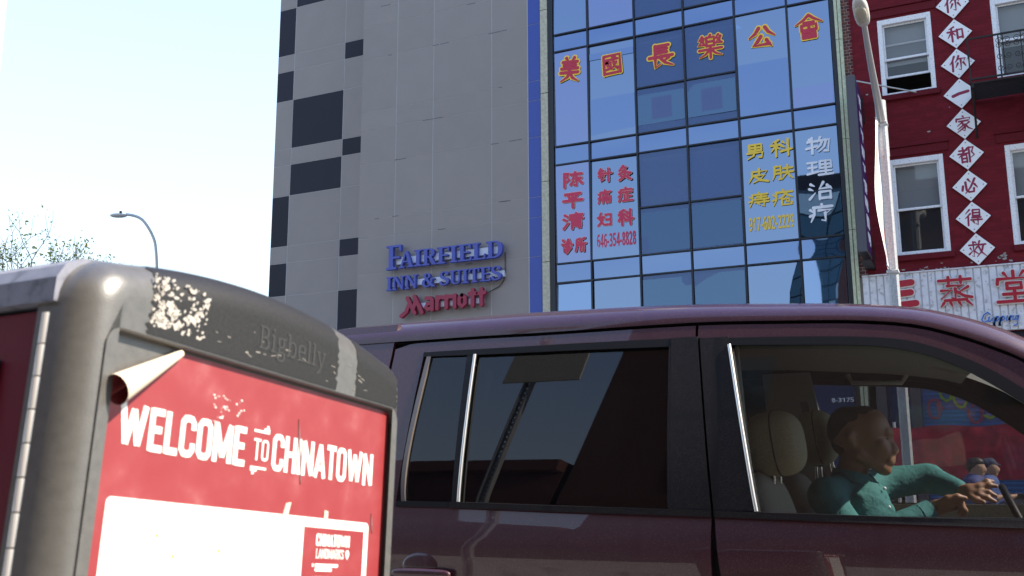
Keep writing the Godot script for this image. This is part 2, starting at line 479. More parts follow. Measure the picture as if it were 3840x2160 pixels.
# ------------------------------------------------------------------ ground
func build_ground() -> void:
	var b := MB.new()
	b.quad(Vector3(-400, ROAD, 400), Vector3(400, ROAD, 400), Vector3(400, ROAD, -400), Vector3(-400, ROAD, -400))
	setting("road", b, mats["asphalt"])
	b = MB.new()
	b.box(Vector3(-120, ROAD - 0.3, -2.45), Vector3(120, WALK, 60))
	setting("near_pavement", b, mats["concrete"])
	b = MB.new()
	b.cbox(Vector3(-120, ROAD - 0.3, -2.62), Vector3(120, WALK + 0.003, -2.455), 0.012)
	setting("near_kerb", b, mats["kerb_stone"])
	b = MB.new()
	b.box(Vector3(-120, ROAD - 0.3, -60), Vector3(120, WALK, -15.8))
	setting("far_pavement", b, mats["concrete"])
	b = MB.new()
	b.cbox(Vector3(-120, ROAD - 0.3, -15.795), Vector3(120, WALK + 0.003, -15.63), 0.012)
	setting("far_kerb", b, mats["kerb_stone"])


# ------------------------------------------------------------------ grey panelled hotel
func build_hotel() -> void:
	var o := thing("panelled_hotel", "tall grey panelled building with dark blue patches and one bright blue strip", "building", Vector3(-13.0, WALK, -24.0))
	var zl := FAC - 1.37
	boxpart("wall", Vector3(-13.71, WALK, -44), Vector3(-8.79, 26, FAC - 0.004), mats["joint_sealant"], o)
	boxpart("side_wall", Vector3(-17.525, WALK, -44), Vector3(-13.715, 26, zl - 0.004), mats["joint_sealant"], o)
	var rows := [3.37, 4.28, 4.75, 6.155, 7.06, 7.53, 8.95, 9.835, 10.31, 11.722, 12.6, 13.09, 14.5, 15.38, 15.87, 17.28, 18.16, 18.65, 20.06, 20.94, 21.43, 22.84, 26.0]
	rng.seed = 11
	# recessed bays with the dark patches
	var cols := [[-17.53, -16.95], [-16.95, -15.25], [-15.25, -13.72]]
	for c in 3:
		var a := 0.011
		var i := 0
		while i < rows.size() - 1:
			var isdark: bool = float(i) in dark_rows(c)
			var lo := Vector3(cols[c][0] + a, rows[i] + 0.007, zl - 0.0035)
			var hi := Vector3(cols[c][1] - a, rows[i + 1] - 0.007, zl + (0.0 if not isdark else 0.001))
			var m: Material = mats["dark_panel_%d" % rng.randi_range(0, 2)] if isdark else mats["grey_panel_%d" % rng.randi_range(0, 2)]
			boxpart("panel", lo, hi, m, o, 0.0015)
			i += 1
	boxpart("base_panel", Vector3(-17.52, WALK, zl - 0.0035), Vector3(-13.72, 3.36, zl), mats["grey_panel_1"], o)
	# the plane that stands forward
	var xs := [-13.72, -12.685, -11.64, -10.056, -9.125]
	for c in 4:
		for i in rows.size() - 1:
			var lo := Vector3(xs[c] + 0.011, rows[i] + 0.005, FAC - 0.0035)
			var hi := Vector3(xs[c + 1] - 0.011, rows[i + 1] - 0.005, FAC + 0.0)
			boxpart("panel", lo, hi, mats["grey_panel_%d" % rng.randi_range(0, 2)], o, 0.0015)
	boxpart("base_panel", Vector3(-13.70, WALK, FAC - 0.0035), Vector3(-9.13, 3.36, FAC), mats["grey_panel_0"], o)
	for i in rows.size() - 1:
		boxpart("blue_panel", Vector3(-9.105, rows[i] + 0.005, FAC - 0.0035), Vector3(-8.80, rows[i + 1] - 0.005, FAC + 0.003), mats["blue_panel"], o, 0.0015)
	boxpart("blue_panel", Vector3(-9.105, WALK, FAC - 0.0035), Vector3(-8.80, 3.36, FAC + 0.003), mats["blue_panel"], o)
	# dark dashes of old sealant where joints have opened
	rng.seed = 41
	for i in 26:
		var y: float = rows[rng.randi_range(2, 12)] + rng.randf_range(-0.003, 0.003)
		var x := rng.randf_range(-13.6, -9.6)
		boxpart("open_joint", Vector3(x, y - 0.008, FAC - 0.002), Vector3(x + rng.randf_range(0.08, 0.35), y + 0.007, FAC + 0.0012), mats["blade_grey"], o)
	# signs: raised letters on pale rails
	var serif := font("Droid Serif", true)
	var s := thing("letter_sign", "upper line of raised blue serif capitals on the grey panelled wall", "sign", Vector3(-11.2, 6.17, FAC), "raised letter signs on the grey wall")
	boxpart("rail", Vector3(-12.55, 6.30, FAC + 0.002), Vector3(-9.85, 6.47, FAC + 0.09), mats["raceway"], s, 0.005)
	text("F", serif, -12.77, -12.36, 6.17, 6.755, FAC + 0.09, 0.10, mats["sign_blue"], s, "letter")
	letters("AIRFIELD", serif, -12.42, -9.69, 6.185, 6.58, FAC + 0.09, 0.10, mats["sign_blue"], s)
	s = thing("letter_sign", "second line of raised blue serif capitals with an ampersand", "sign", Vector3(-11.2, 5.66, FAC), "raised letter signs on the grey wall")
	boxpart("rail", Vector3(-12.7, 5.76, FAC + 0.002), Vector3(-9.70, 5.90, FAC + 0.09), mats["raceway"], s, 0.005)
	letters("INN & SUITES", serif, -12.765, -9.72, 5.668, 5.995, FAC + 0.09, 0.10, mats["sign_blue"], s)
	s = thing("letter_sign", "bottom line of raised red lettering with a slanting swash initial", "sign", Vector3(-11.2, 5.02, FAC), "raised letter signs on the grey wall")
	boxpart("rail", Vector3(-11.9, 5.20, FAC + 0.002), Vector3(-10.22, 5.32, FAC + 0.09), mats["raceway"], s, 0.005)
	var z := FAC + 0.09
	var red: Material = mats["sign_red"]
	var shapes := [   # each letter as heavy strokes
		[[[-12.17, 5.45], [-11.97, 5.08]], [[-11.98, 5.47], [-11.775, 5.08]], [[-12.10, 5.34], [-12.20, 5.12], [-12.33, 5.03]], [[-11.94, 5.36], [-12.0, 5.2]]],
		[[[-11.66, 5.40], [-11.54, 5.40], [-11.50, 5.34], [-11.50, 5.13]], [[-11.50, 5.28], [-11.63, 5.27], [-11.67, 5.19], [-11.62, 5.14], [-11.50, 5.17]]],
		[[[-11.37, 5.41], [-11.37, 5.14]], [[-11.37, 5.33], [-11.30, 5.40], [-11.20, 5.39]]],
		[[[-11.13, 5.41], [-11.13, 5.14]], [[-11.13, 5.33], [-11.07, 5.40], [-10.98, 5.39]]],
		[[[-10.91, 5.41], [-10.91, 5.14]]],
		[[[-10.72, 5.40], [-10.79, 5.33], [-10.79, 5.21], [-10.72, 5.14], [-10.64, 5.21], [-10.64, 5.33], [-10.72, 5.40]]],
		[[[-10.45, 5.50], [-10.45, 5.14]], [[-10.53, 5.41], [-10.36, 5.41]]],
		[[[-10.23, 5.50], [-10.23, 5.14]], [[-10.31, 5.41], [-10.15, 5.41]]],
	]
	for L in shapes:
		var b := MB.new()
		var k := 0
		for seg in L:
			var pts := []
			for q in seg: pts.append(Vector2(q[0], q[1]))
			b.stroke(pts, 0.092, z, z + 0.10 + 0.0006 * k, 1.0)
			k += 1
		part("letter", b, red, s)
	var cable := MB.new()
	cable.tube([Vector3(-9.70, 6.33, FAC + 0.03), Vector3(-9.695, 5.9, FAC + 0.03), Vector3(-9.73, 5.68, FAC + 0.03), Vector3(-9.85, 5.55, FAC + 0.03), Vector3(-10.05, 5.47, FAC + 0.03), Vector3(-10.18, 5.41, FAC + 0.05)], 0.009, 6)
	part("cable", cable, mats["black_frame"], s)

func dark_rows(c: int) -> Array:
	# indices into the list of course heights: bottom line of each dark patch
	return [[11.0, 9.0, 5.0, 3.0, 14.0, 17.0, 19.0], [8.0, 6.0, 12.0, 1.0, 15.0, 18.0], [10.0, 7.0, 4.0, 2.0, 13.0, 16.0, 19.0]][c]


# ------------------------------------------------------------------ blue glass office block
func build_glass() -> void:
	var o := thing("glass_office_block", "narrow office block with a blue mirror glass front and Chinese lettering on the panes", "building", Vector3(-5.4, WALK, -24.0))
	var xs := [-8.47, -7.627, -6.52, -5.405, -4.298, -3.207, -2.35]
	var lines := [0.95, 3.24, 3.68, 5.505, 5.935, 8.207, 8.64, 10.917, 11.335, 13.62, 14.05, 16.33, 16.76, 19.0]
	# structure behind the skin
	for y in [3.24, 5.51, 8.21, 10.92, 13.63, 16.34]:
		boxpart("floor_slab", Vector3(-8.45, y, -32), Vector3(-2.37, y + 0.42, FAC - 0.12), mats["room_wall"], o)
	boxpart("back_wall", Vector3(-8.45, WALK, -32.3), Vector3(-2.37, 19.0, -32.02), mats["room_wall"], o)
	boxpart("party_wall", Vector3(-8.58, WALK, -32.3), Vector3(-8.46, 19.2, FAC - 0.05), mats["room_wall"], o)
	boxpart("party_wall", Vector3(-2.36, WALK, -32.3), Vector3(-2.24, 19.2, FAC - 0.05), mats["room_wall"], o)
	boxpart("roof", Vector3(-8.58, 19.2, -32.3), Vector3(-2.24, 19.5, FAC - 0.05), mats["blade_grey"], o)
	# side pilasters
	var y0 := WALK
	for y1 in [4.2, 6.0, 7.85, 9.95, 12.0, 14.1, 16.2, 19.2]:
		boxpart("pilaster_stone", Vector3(-8.775, y0 + 0.006, FAC - 0.25), Vector3(-8.60, y1 - 0.006, FAC + 0.05), mats["cream_stone"], o, 0.006)
		boxpart("trim_panel", Vector3(-2.262, y0 + 0.004, FAC - 0.25), Vector3(-2.205, y1 - 0.004, FAC + 0.06), mats["pale_trim"], o, 0.004)
		boxpart("trim_panel", Vector3(-2.195, y0 + 0.004, FAC - 0.25), Vector3(-2.13, y1 - 0.004, FAC + 0.05), mats["pale_trim"], o, 0.004)
		y0 = y1
	boxpart("edge_frame", Vector3(-8.59, WALK, FAC - 0.04), Vector3(-8.472, 19.2, FAC + 0.03), mats["black_frame"], o, 0.004)
	boxpart("edge_frame", Vector3(-2.348, WALK, FAC - 0.04), Vector3(-2.268, 19.2, FAC + 0.03), mats["black_frame"], o, 0.004)
	for x in xs.slice(1, 6):
		boxpart("mullion", Vector3(x - 0.019, 0.96, FAC - 0.08), Vector3(x + 0.019, 19.0, FAC + 0.02), mats["black_frame"], o, 0.003)
	for y in lines:
		for c in 6:
			boxpart("transom", Vector3(xs[c] + 0.02, y - 0.017, FAC - 0.08), Vector3(xs[c + 1] - 0.02, y + 0.017, FAC + 0.014), mats["black_frame"], o, 0.003)
	# panes; the two middle bays can be seen into
	rng.seed = 3
	var made := {}
	for i in lines.size() - 1:
		var lo: float = lines[i] + 0.017
		var hi: float = lines[i + 1] - 0.017
		var spandrel := hi - lo < 0.6
		for c in 6:
			var mid := (c == 2 or c == 3) and not spandrel
			var split: Array = [[lo, hi]]
			if mid and lo > 3.0:
				var m: float = lo + (hi - lo) * 0.458
				split = [[lo, m - 0.017], [m + 0.017, hi]]
				boxpart("transom", Vector3(xs[c] + 0.02, m - 0.017, FAC - 0.08), Vector3(xs[c + 1] - 0.02, m + 0.017, FAC + 0.016), mats["black_frame"], o, 0.003)
			for sp in split:
				# every pane sits a hair out of true, as glass in a frame does
				var tx := rng.randf_range(-0.016, 0.016)
				var ty := rng.randf_range(-0.022, 0.022)
				if c == 5:
					tx *= 0.12; ty *= 0.12
				var b := MB.new()
				var cx: float = (xs[c] + xs[c + 1]) / 2
				var cy: float = (sp[0] + sp[1]) / 2
				var w: float = xs[c + 1] - xs[c] - 0.04
				var h: float = sp[1] - sp[0]
				var bulge := rng.randf_range(-0.004, 0.006)
				b.grid(6, 6, func(s: float, t: float) -> Vector3:
					var q := Vector2(s - 0.5, t - 0.5)
					return Vector3(cx + q.x * w, cy + q.y * h, FAC - 0.03 + q.x * w * tx + q.y * h * ty + bulge * (0.25 - q.x * q.x) * (0.25 - q.y * q.y) * 16.0))
				var key := "mirror_sky" if spandrel else ("vision_glass" if mid else ("mirror_pale" if lo < 5.0 and rng.randf() < 0.6 else ("mirror_blue" if rng.randf() < 0.55 else "mirror_violet")))
				if lo < 1.0: key = "vision_glass"
				made["%d_%d" % [i, c]] = part("pane", b, mats[key], o)
			if mid:
				# the back of each room, a ceiling and a light or two
				boxpart("room_ceiling", Vector3(xs[c] + 0.03, hi - 0.12, -31.9), Vector3(xs[c + 1] - 0.03, hi - 0.06, FAC - 0.2), mats["room_ceiling"], o)
	for L in [[-6.35, -6.05, 7.98, -22.2], [-5.95, -5.75, 7.98, -24.5], [-4.9, -4.6, 7.98, -25.5], [-5.9, -5.6, 13.3, -23.0]]:
		boxpart("ceiling_light", Vector3(L[0], L[2], L[3] - 0.9), Vector3(L[1], L[2] + 0.03, L[3]), mat("ceiling_light_panel", Color(0.8, 0.82, 0.85), 0.6), o)
	# films and blinds that show through some panes
	for q in [[1, 8.665, 9.62, "mirror_sky"], [4, 8.665, 9.80, "mirror_sky"], [5, 8.665, 9.1, "mirror_violet"], [4, 10.62, 10.76, "mirror_pale"], [1, 10.55, 10.70, "mirror_sky"], [2, 8.83, 9.52, "film_teal"], [3, 8.83, 9.56, "film_teal"], [2, 5.98, 6.86, "film_dim"], [3, 5.98, 6.90, "film_dim"], [2, 3.72, 5.40, "film_teal"], [3, 3.72, 5.42, "film_teal"]]:
		var a: float = xs[q[0]] + 0.035
		var c: float = xs[q[0] + 1] - 0.035
		boxpart("window_film", Vector3(a, q[1], FAC - 0.024), Vector3(c, q[2], FAC - 0.0215), mats[q[3]], o)
	for c in [-5.95, -4.85]:
		boxpart("poster_back", Vector3(c - 0.22, 8.93, FAC - 0.021), Vector3(c + 0.22, 9.42, FAC - 0.0195), mat("film_dusk", Color(0.075, 0.095, 0.19), 0.08, 0.8), o)
	# lettering stuck to the panes
	var zp := FAC - 0.012
	var big := [["美", -8.385, -7.756, 10.088, 10.77, 1, -0.10], ["國", -7.34, -6.763, 10.088, 10.653, 1, 0.04], ["長", -6.275, -5.574, 10.015, 10.657, 2, 0.0], ["樂", -5.158, -4.492, 10.032, 10.66, 3, 0.0], ["公", -4.071, -3.396, 10.045, 10.618, 4, -0.05], ["會", -3.116, -2.433, 10.076, 10.675, 5, 0.0]]
	for g in big:
		glyph(g[0], g[1] + 0.04, g[2] - 0.04, g[3] + 0.04, g[4] - 0.04, zp, 0.004, 24.5, mats["vinyl_yellow"], o, "character_outline", g[6])
		glyph(g[0], g[1] + 0.04, g[2] - 0.04, g[3] + 0.04, g[4] - 0.04, zp, 0.014, 13.0, mats["vinyl_red"], o, "character", g[6])
	var rose := [["陈", -8.305, -7.775, 7.629, 8.016], ["平", -8.312, -7.784, 7.165, 7.545], ["清", -8.319, -7.783, 6.672, 7.071], ["诊", -8.349, -8.06, 6.135, 6.493], ["所", -8.028, -7.735, 6.147, 6.496], ["针", -7.47, -7.107, 7.655, 7.998], ["灸", -7.009, -6.636, 7.638, 7.999], ["痛", -7.48, -7.113, 7.16, 7.502], ["症", -7.012, -6.635, 7.146, 7.498], ["妇", -7.491, -7.125, 6.653, 6.997], ["科", -7.019, -6.643, 6.629, 7.002]]
	for g in rose:
		var w := 19.0 if g[4] - g[3] > 0.37 else 16.5
		glyph(g[0], g[1] + 0.015, g[2] - 0.015, g[3] + 0.015, g[4] - 0.015, zp, 0.003, w + 5.0, mats["vinyl_peach"], o, "character_outline", 0.0, false)
		glyph(g[0], g[1] + 0.015, g[2] - 0.015, g[3] + 0.015, g[4] - 0.015, zp, 0.011, w, mats["vinyl_rose"], o, "character", 0.0, false)
	for g in [["男", -4.196, -3.788, 7.711, 8.034], ["科", -3.698, -3.254, 7.695, 8.056], ["皮", -4.18, -3.735, 7.199, 7.503], ["肤", -3.698, -3.24, 7.19, 7.511], ["痔", -4.192, -3.76, 6.681, 7.003], ["疮", -3.713, -3.269, 6.65, 6.994]]:
		glyph(g[0], g[1], g[2], g[3], g[4], zp, 0.008, 14.5, mats["vinyl_gold"], o)
	for g in [["物", -3.003, -2.494, 7.649, 7.993], ["理", -3.004, -2.478, 7.184, 7.511], ["治", -2.994, -2.506, 6.697, 7.056], ["疗", -3.008, -2.51, 6.229, 6.596]]:
		glyph(g[0], g[1], g[2], g[3], g[4], zp, 0.008, 15.5, mats["vinyl_white"], o)
	var sans := font("Droid Sans", true)
	text("646-354-8828", sans, -7.495, -6.61, 6.19, 6.50, zp, 0.004, mats["vinyl_rose"], o, "phone_number")
	text("917-602-2229", sans, -4.195, -3.30, 6.19, 6.48, zp, 0.004, mats["vinyl_gold"], o, "phone_number")


# ------------------------------------------------------------------ red painted tenement
func wall_with_holes(o: Node3D, x0: float, x1: float, y0: float, y1: float, holes: Array, m: Material) -> void:
	# holes: [left, right, bottom, top], in rows that do not overlap
	var ys := [y0, y1]
	for h in holes:
		for v in [h[2], h[3]]:
			if not v in ys: ys.append(v)
	ys.sort()
	for i in ys.size() - 1:
		var ym: float = (ys[i] + ys[i + 1]) / 2
		var cuts := []
		for h in holes:
			if h[2] < ym and ym < h[3]: cuts.append([h[0], h[1]])
		cuts.sort()
		var x := x0
		for c in cuts + [[x1, x1]]:
			if c[0] > x: boxpart("wall", Vector3(x, ys[i], FAC - 0.35), Vector3(c[0], ys[i + 1], FAC), m, o)
			x = c[1]

func sash_window(o: Node3D, x0: float, x1: float, y0: float, y1: float, open: float, blind: float) -> void:
	var fr := MB.new()
	var t := 0.085
	fr.cbox(Vector3(x0, y0, FAC - 0.14), Vector3(x0 + t, y1, FAC + 0.012), 0.006)
	fr.cbox(Vector3(x1 - t, y0, FAC - 0.14), Vector3(x1, y1, FAC + 0.012), 0.006)
	fr.cbox(Vector3(x0 + t, y1 - 0.11, FAC - 0.14), Vector3(x1 - t, y1, FAC + 0.010), 0.006)
	fr.cbox(Vector3(x0 + t, y0, FAC - 0.14), Vector3(x1 - t, y0 + 0.045, FAC + 0.010), 0.006)
	var w := part("window", fr, mats["window_white"], o)
	var ym := y0 + (y1 - y0) * 0.475
	for k in 2:   # upper sash outside, lower sash inside and perhaps pushed up
		var a := ym - 0.02 if k == 0 else y0 + 0.046 + open
		var b := y1 - 0.112 if k == 0 else ym + 0.03 + open * 0.9
		var z := FAC - 0.05 if k == 0 else FAC - 0.10
		var s := MB.new()
		s.cbox(Vector3(x0 + t, a, z - 0.03), Vector3(x0 + t + 0.035, b, z), 0.004)
		s.cbox(Vector3(x1 - t - 0.035, a, z - 0.03), Vector3(x1 - t, b, z), 0.004)
		s.cbox(Vector3(x0 + t + 0.035, b - 0.035, z - 0.03), Vector3(x1 - t - 0.035, b, z), 0.004)
		s.cbox(Vector3(x0 + t + 0.035, a, z - 0.03), Vector3(x1 - t - 0.035, a + 0.045, z), 0.004)
		part("sash", s, mats["window_white"], w)
		var g := MB.new()
		g.quad(Vector3(x0 + t + 0.034, a + 0.044, z - 0.015), Vector3(x1 - t - 0.034, a + 0.044, z - 0.015), Vector3(x1 - t - 0.034, b - 0.034, z - 0.015), Vector3(x0 + t + 0.034, b - 0.034, z - 0.015))
		part("pane", g, mats["sash_glass"], w)
	if blind > 0:
		var bl := MB.new()
		var yb := y1 - 0.11 - (y1 - y0) * blind
		var n := int((y1 - 0.11 - yb) / 0.03)
		for i in n:
			var y := yb + i * 0.03
			bl.quad(Vector3(x0 + t, y, FAC - 0.175), Vector3(x1 - t, y, FAC - 0.175), Vector3(x1 - t, y + 0.029, FAC - 0.162), Vector3(x0 + t, y + 0.029, FAC - 0.162))
		part("blind", bl, mats["blind"], w)

func build_tenement() -> void:
	var o := thing("red_tenement", "red painted brick tenement with white sash windows and a fire escape", "building", Vector3(1.5, WALK, -24.0))
	var wins := []
	for col in [[-1.465, -0.482], [0.572, 1.56], [2.62, 3.60], [4.66, 5.64]]:
		for row in [[5.405, 7.305], [8.615, 10.205], [11.6, 13.2]]:
			wins.append([col[0], col[1], row[0], row[1]])
	wall_with_holes(o, -1.97, 6.6, 5.0, 15.0, wins, mats["red_brick_paint"])
	boxpart("wall", Vector3(-1.97, 3.85, FAC - 0.35), Vector3(6.6, 5.0, FAC), mats["red_brick_paint"], o)
	boxpart("side_wall", Vector3(6.605, WALK, -34), Vector3(6.9, 15.0, FAC), mats["red_brick_paint"], o)
	boxpart("back_wall", Vector3(-2.1, WALK, -34.3), Vector3(6.9, 15.0, -34.02), mats["red_brick_paint"], o)
	boxpart("roof", Vector3(-2.1, 15.002, -34.3), Vector3(6.9, 15.2, FAC + 0.01), mats["blade_grey"], o)
	var cor := MB.new()
	for k in 3: cor.box(Vector3(-2.1, 15.21 + 0.2 * k, FAC - 0.2), Vector3(6.9, 15.405 + 0.2 * k, FAC + 0.12 + 0.12 * k))
	part("cornice", cor, mats["red_stone_paint"], o)
	for y in [4.6, 7.95, 11.0, 14.2]:
		boxpart("floor", Vector3(-1.95, y, -34.0), Vector3(6.6, y + 0.25, FAC - 0.36), mats["room_dark"], o)
	for i in wins.size():
		var h: Array = wins[i]
		boxpart("room_back", Vector3(h[0] - 0.2, h[2] - 0.2, FAC - 2.4), Vector3(h[1] + 0.2, h[3] + 0.2, FAC - 2.3), mats["room_dark"], o)
		var second: bool = h[2] > 8.0 and h[2] < 9.0
		sash_window(o, h[0], h[1], h[2], h[3], 0.34 if (second and h[0] < 0) else 0.0, 0.52 if second else (0.46 if i % 3 == 0 else 0.0))
		boxpart("sill", Vector3(h[0] - 0.02, h[2] - 0.115, FAC - 0.10), Vector3(h[1] + 0.06, h[2] - 0.002, FAC + 0.07), mats["red_stone_paint"], o, 0.012)
		boxpart("lintel", Vector3(h[0] - 0.13, h[3] + 0.05, FAC + 0.001), Vector3(h[1] + 0.11, h[3] + 0.22, FAC + 0.028), mats["red_stone_paint"], o, 0.010)
		boxpart("lintel_cap", Vector3(h[0] - 0.15, h[3] + 0.222, FAC + 0.001), Vector3(h[1] + 0.13, h[3] + 0.262, FAC + 0.055), mats["red_stone_paint"], o, 0.008)
	# toothed strip of bare brick against the neighbour
	boxpart("mortar_strip", Vector3(-2.13, 3.85, FAC - 0.35), Vector3(-1.972, 15.0, FAC - 0.006), mats["mortar"], o)
	rng.seed = 21
	var course := 0
	var brick := {}
	for w in [0.10, 0.052, 0.145, 0.20]:
		var b := MB.new()
		b.cbox(Vector3(0, 0, -0.05), Vector3(w, 0.057, 0.0), 0.005)
		brick[w] = b.done()
	while 5.05 + course * 0.0677 < 12.0:
		var y := 5.05 + course * 0.0677
		var odd := course % 2 == 1
		put("brick", brick[0.10 if odd else 0.052], mats["bare_brick_%d" % rng.randi_range(0, 2)], o, Transform3D(Basis.IDENTITY, Vector3(-2.126, y, FAC + rng.randf_range(0.001, 0.004))))
		if not odd: put("brick", brick[0.10], mats["bare_brick_%d" % rng.randi_range(0, 2)], o, Transform3D(Basis.IDENTITY, Vector3(-2.065, y, FAC + rng.randf_range(0.001, 0.004))))
		else: put("brick", brick[0.10], mats["red_stone_paint"], o, Transform3D(Basis.IDENTITY, Vector3(-2.016, y, FAC + rng.randf_range(0.001, 0.004))))
		course += 1
	# flaking paint: pale scabs on the wall
	for i in 46:
		var c := Vector2(rng.randf_range(-1.9, 0.7), rng.randf_range(5.08, 10.6))
		if i < 16: c = Vector2(rng.randf_range(-1.9, 0.6), rng.randf_range(5.09, 5.17))
		if i >= 40: c = Vector2(rng.randf_range(0.30, 0.44), rng.randf_range(5.16, 5.30))
		var skip := false
		for h in wins:
			if c.x > h[0] - 0.16 and c.x < h[1] + 0.16 and c.y > h[2] - 0.16 and c.y < h[3] + 0.3: skip = true
		if skip: continue
		var poly := PackedVector2Array()
		var r := rng.randf_range(0.008, 0.03 if i < 40 else 0.05)
		for k in 7: poly.append(c + Vector2.from_angle(TAU * k / 7) * r * rng.randf_range(0.5, 1.2) * Vector2(1.4, 0.8))
		var b := MB.new()
		b.prism(poly, FAC - 0.01, FAC + 0.003)
		part("bare_patch", b, mats["mortar"], o)
	build_plaques()
	build_shop_sign()
	build_fire_escape()
	build_blade_sign()

func build_plaques() -> void:
	var chars := ["你", "和", "你", "一", "家", "都", "必", "得", "救"]
	var labels := ["highest visible white diamond plaque, cut by the top of the picture", "second white diamond plaque from the top beside the open window", "third white diamond plaque from the top, beside the fire escape railing", "white diamond plaque with a single horizontal stroke and a clipped right corner", "fifth white diamond plaque from the top, just under the clipped one", "sixth white diamond plaque from the top, between the two lower windows", "third white diamond plaque from the bottom of the column", "second white diamond plaque from the bottom of the column", "lowest white diamond plaque, just above the ribbed shop sign"]
	rng.seed = 5
	for i in 9:
		var c := Vector2([-0.074, -0.073, -0.076, -0.078, -0.073, -0.073, -0.068, -0.059, -0.040][i], [10.25, 9.638, 9.033, 8.425, 7.818, 7.216, 6.605, 5.998, 5.393][i])
		var o := thing("diamond_plaque", labels[i], "plaque", Vector3(c.x, c.y - 0.3, FAC), "white diamond plaques in a column on the red wall")
		var r := 0.297
		var poly := PackedVector2Array([c + Vector2(-r, 0), c + Vector2(0, -r), c + Vector2(r, 0), c + Vector2(0, r)])
		if i == 3: poly = PackedVector2Array([c + Vector2(-r, 0), c + Vector2(0, -r), c + Vector2(r - 0.055, -0.055), c + Vector2(r - 0.055, 0.055), c + Vector2(0, r)])
		var b := MB.new()
		b.prism(poly, FAC + 0.03, FAC + 0.042)
		part("plate", b, mats["plate_white"], o)
		b = MB.new()
		b.box(Vector3(c.x - 0.12, c.y - 0.02, FAC), Vector3(c.x + 0.12, c.y + 0.02, FAC + 0.03))
		part("batten", b, mats["rust_bolt"], o)
		var s := 0.15
		glyph(chars[i], c.x - s, c.x + s, c.y - s * 1.05, c.y + s * 1.05, FAC + 0.042, 0.002, 12.0 if i != 3 else 16.0, mats["brush_red"], o, "character", rng.randf_range(-0.04, 0.06))
		for d in [Vector2(-0.23, 0), Vector2(0.23 if i != 3 else 0.2, 0.0), Vector2(0, 0.23), Vector2(0, -0.23)]:
			b = MB.new()
			b.blob(Vector3(c.x + d.x, c.y + d.y, FAC + 0.043), Vector3(0.010, 0.010, 0.006), 2.0, 8, 6)
			part("bolt", b, mats["rust_bolt"], o)

func build_shop_sign() -> void:
	var o := thing("ribbed_shop_sign", "white ribbed metal shop sign with big red characters and blue script", "sign", Vector3(1.5, 3.85, FAC))
	boxpart("backing", Vector3(-2.08, 3.86, FAC + 0.002), Vector3(5.2, 5.06, FAC + 0.03), mats["slat_backing"], o)
	var x := -2.075
	rng.seed = 9
	while x < 5.15:
		var b := MB.new()
		var w := 0.122
		var z := FAC + 0.03
		# pan with a raised, chamfered rib on its right edge
		b.quad(Vector3(x, 3.87, z + 0.012), Vector3(x + w - 0.022, 3.87, z + 0.012), Vector3(x + w - 0.022, 5.045, z + 0.012), Vector3(x, 5.045, z + 0.012))
		b.quad(Vector3(x + w - 0.022, 3.87, z + 0.012), Vector3(x + w - 0.012, 3.87, z - 0.012), Vector3(x + w - 0.012, 5.045, z - 0.012), Vector3(x + w - 0.022, 5.045, z + 0.012))
		b.quad(Vector3(x - 0.005, 3.87, z - 0.01), Vector3(x, 3.87, z + 0.012), Vector3(x, 5.045, z + 0.012), Vector3(x - 0.005, 5.045, z - 0.01))
		b.quad(Vector3(x, 5.045, z + 0.012), Vector3(x + w - 0.022, 5.045, z + 0.012), Vector3(x + w - 0.022, 5.045, z - 0.01), Vector3(x, 5.045, z - 0.01))
		part("slat", b, mats["slat_white"], o)
		x += 0.1295
	boxpart("top_rail", Vector3(-2.085, 5.048, FAC + 0.0), Vector3(5.2, 5.075, FAC + 0.065), mats["slat_white"], o, 0.005)
	var z := FAC + 0.05
	for g in [["三", -1.62, -1.10, 4.36, 4.96], ["蒸", -0.836, -0.11, 4.31, 4.955], ["堂", 0.14, 0.86, 4.31, 4.96], ["館", 1.2, 1.9, 4.31, 4.96]]:
		if not GLYPH.has(g[0]): continue
		var w := 11.0 if g[0] != "三" else 19.0
		glyph(g[0], g[1] + 0.04, g[2] - 0.04, g[3] + 0.03, g[4] - 0.03, z, 0.03, w + 7.0, mats["shop_white"], o, "character_outline")
		glyph(g[0], g[1] + 0.04, g[2] - 0.04, g[3] + 0.03, g[4] - 0.03, z, 0.048, w, mats["shop_red"], o, "character")
	# cursive word in blue, each letter one looping stroke
	var cursive := [
		[[16, 8], [12, 2], [5, 8], [0, 22], [3, 30], [10, 26]],
		[[14, 16], [12, 28], [16, 28], [22, 16], [20, 28], [23, 28]],
		[[28, 16], [22, 42], [26, 22], [31, 16], [33, 22], [28, 28]],
		[[38, 16], [32, 42], [36, 22], [41, 16], [43, 22], [38, 28]],
		[[48, 16], [45, 28], [48, 28]],
		[[54, 16], [51, 29], [55, 18], [59, 17], [57, 28], [60, 28]],
		[[68, 18], [64, 17], [61, 26], [65, 27], [69, 16], [64, 42], [58, 44]],
	]
	for pass_k in 2:
		var k := 0
		for L in cursive:
			var pts := []
			for q in L: pts.append(Vector2(-0.075 + q[0] * 0.0088, 4.215 - q[1] * 0.0064))
			var b := MB.new()
			b.stroke(pts, 0.055 if pass_k == 0 else 0.028, z, z + (0.012 if pass_k == 0 else 0.022) + 0.0005 * k, 0.8)
			part("script_outline" if pass_k == 0 else "script_letter", b, mats["shop_white"] if pass_k == 0 else mats["script_blue"], o)
			k += 1
	for i in 14:
		var b := MB.new()
		b.blob(Vector3(-1.9 + 0.13 * rng.randi_range(0, 20), rng.randf_range(3.95, 5.0), FAC + 0.043), Vector3(0.008, 0.008, 0.005), 2.0, 6, 4)
		part("rivet", b, mats["rust_bolt"], o)

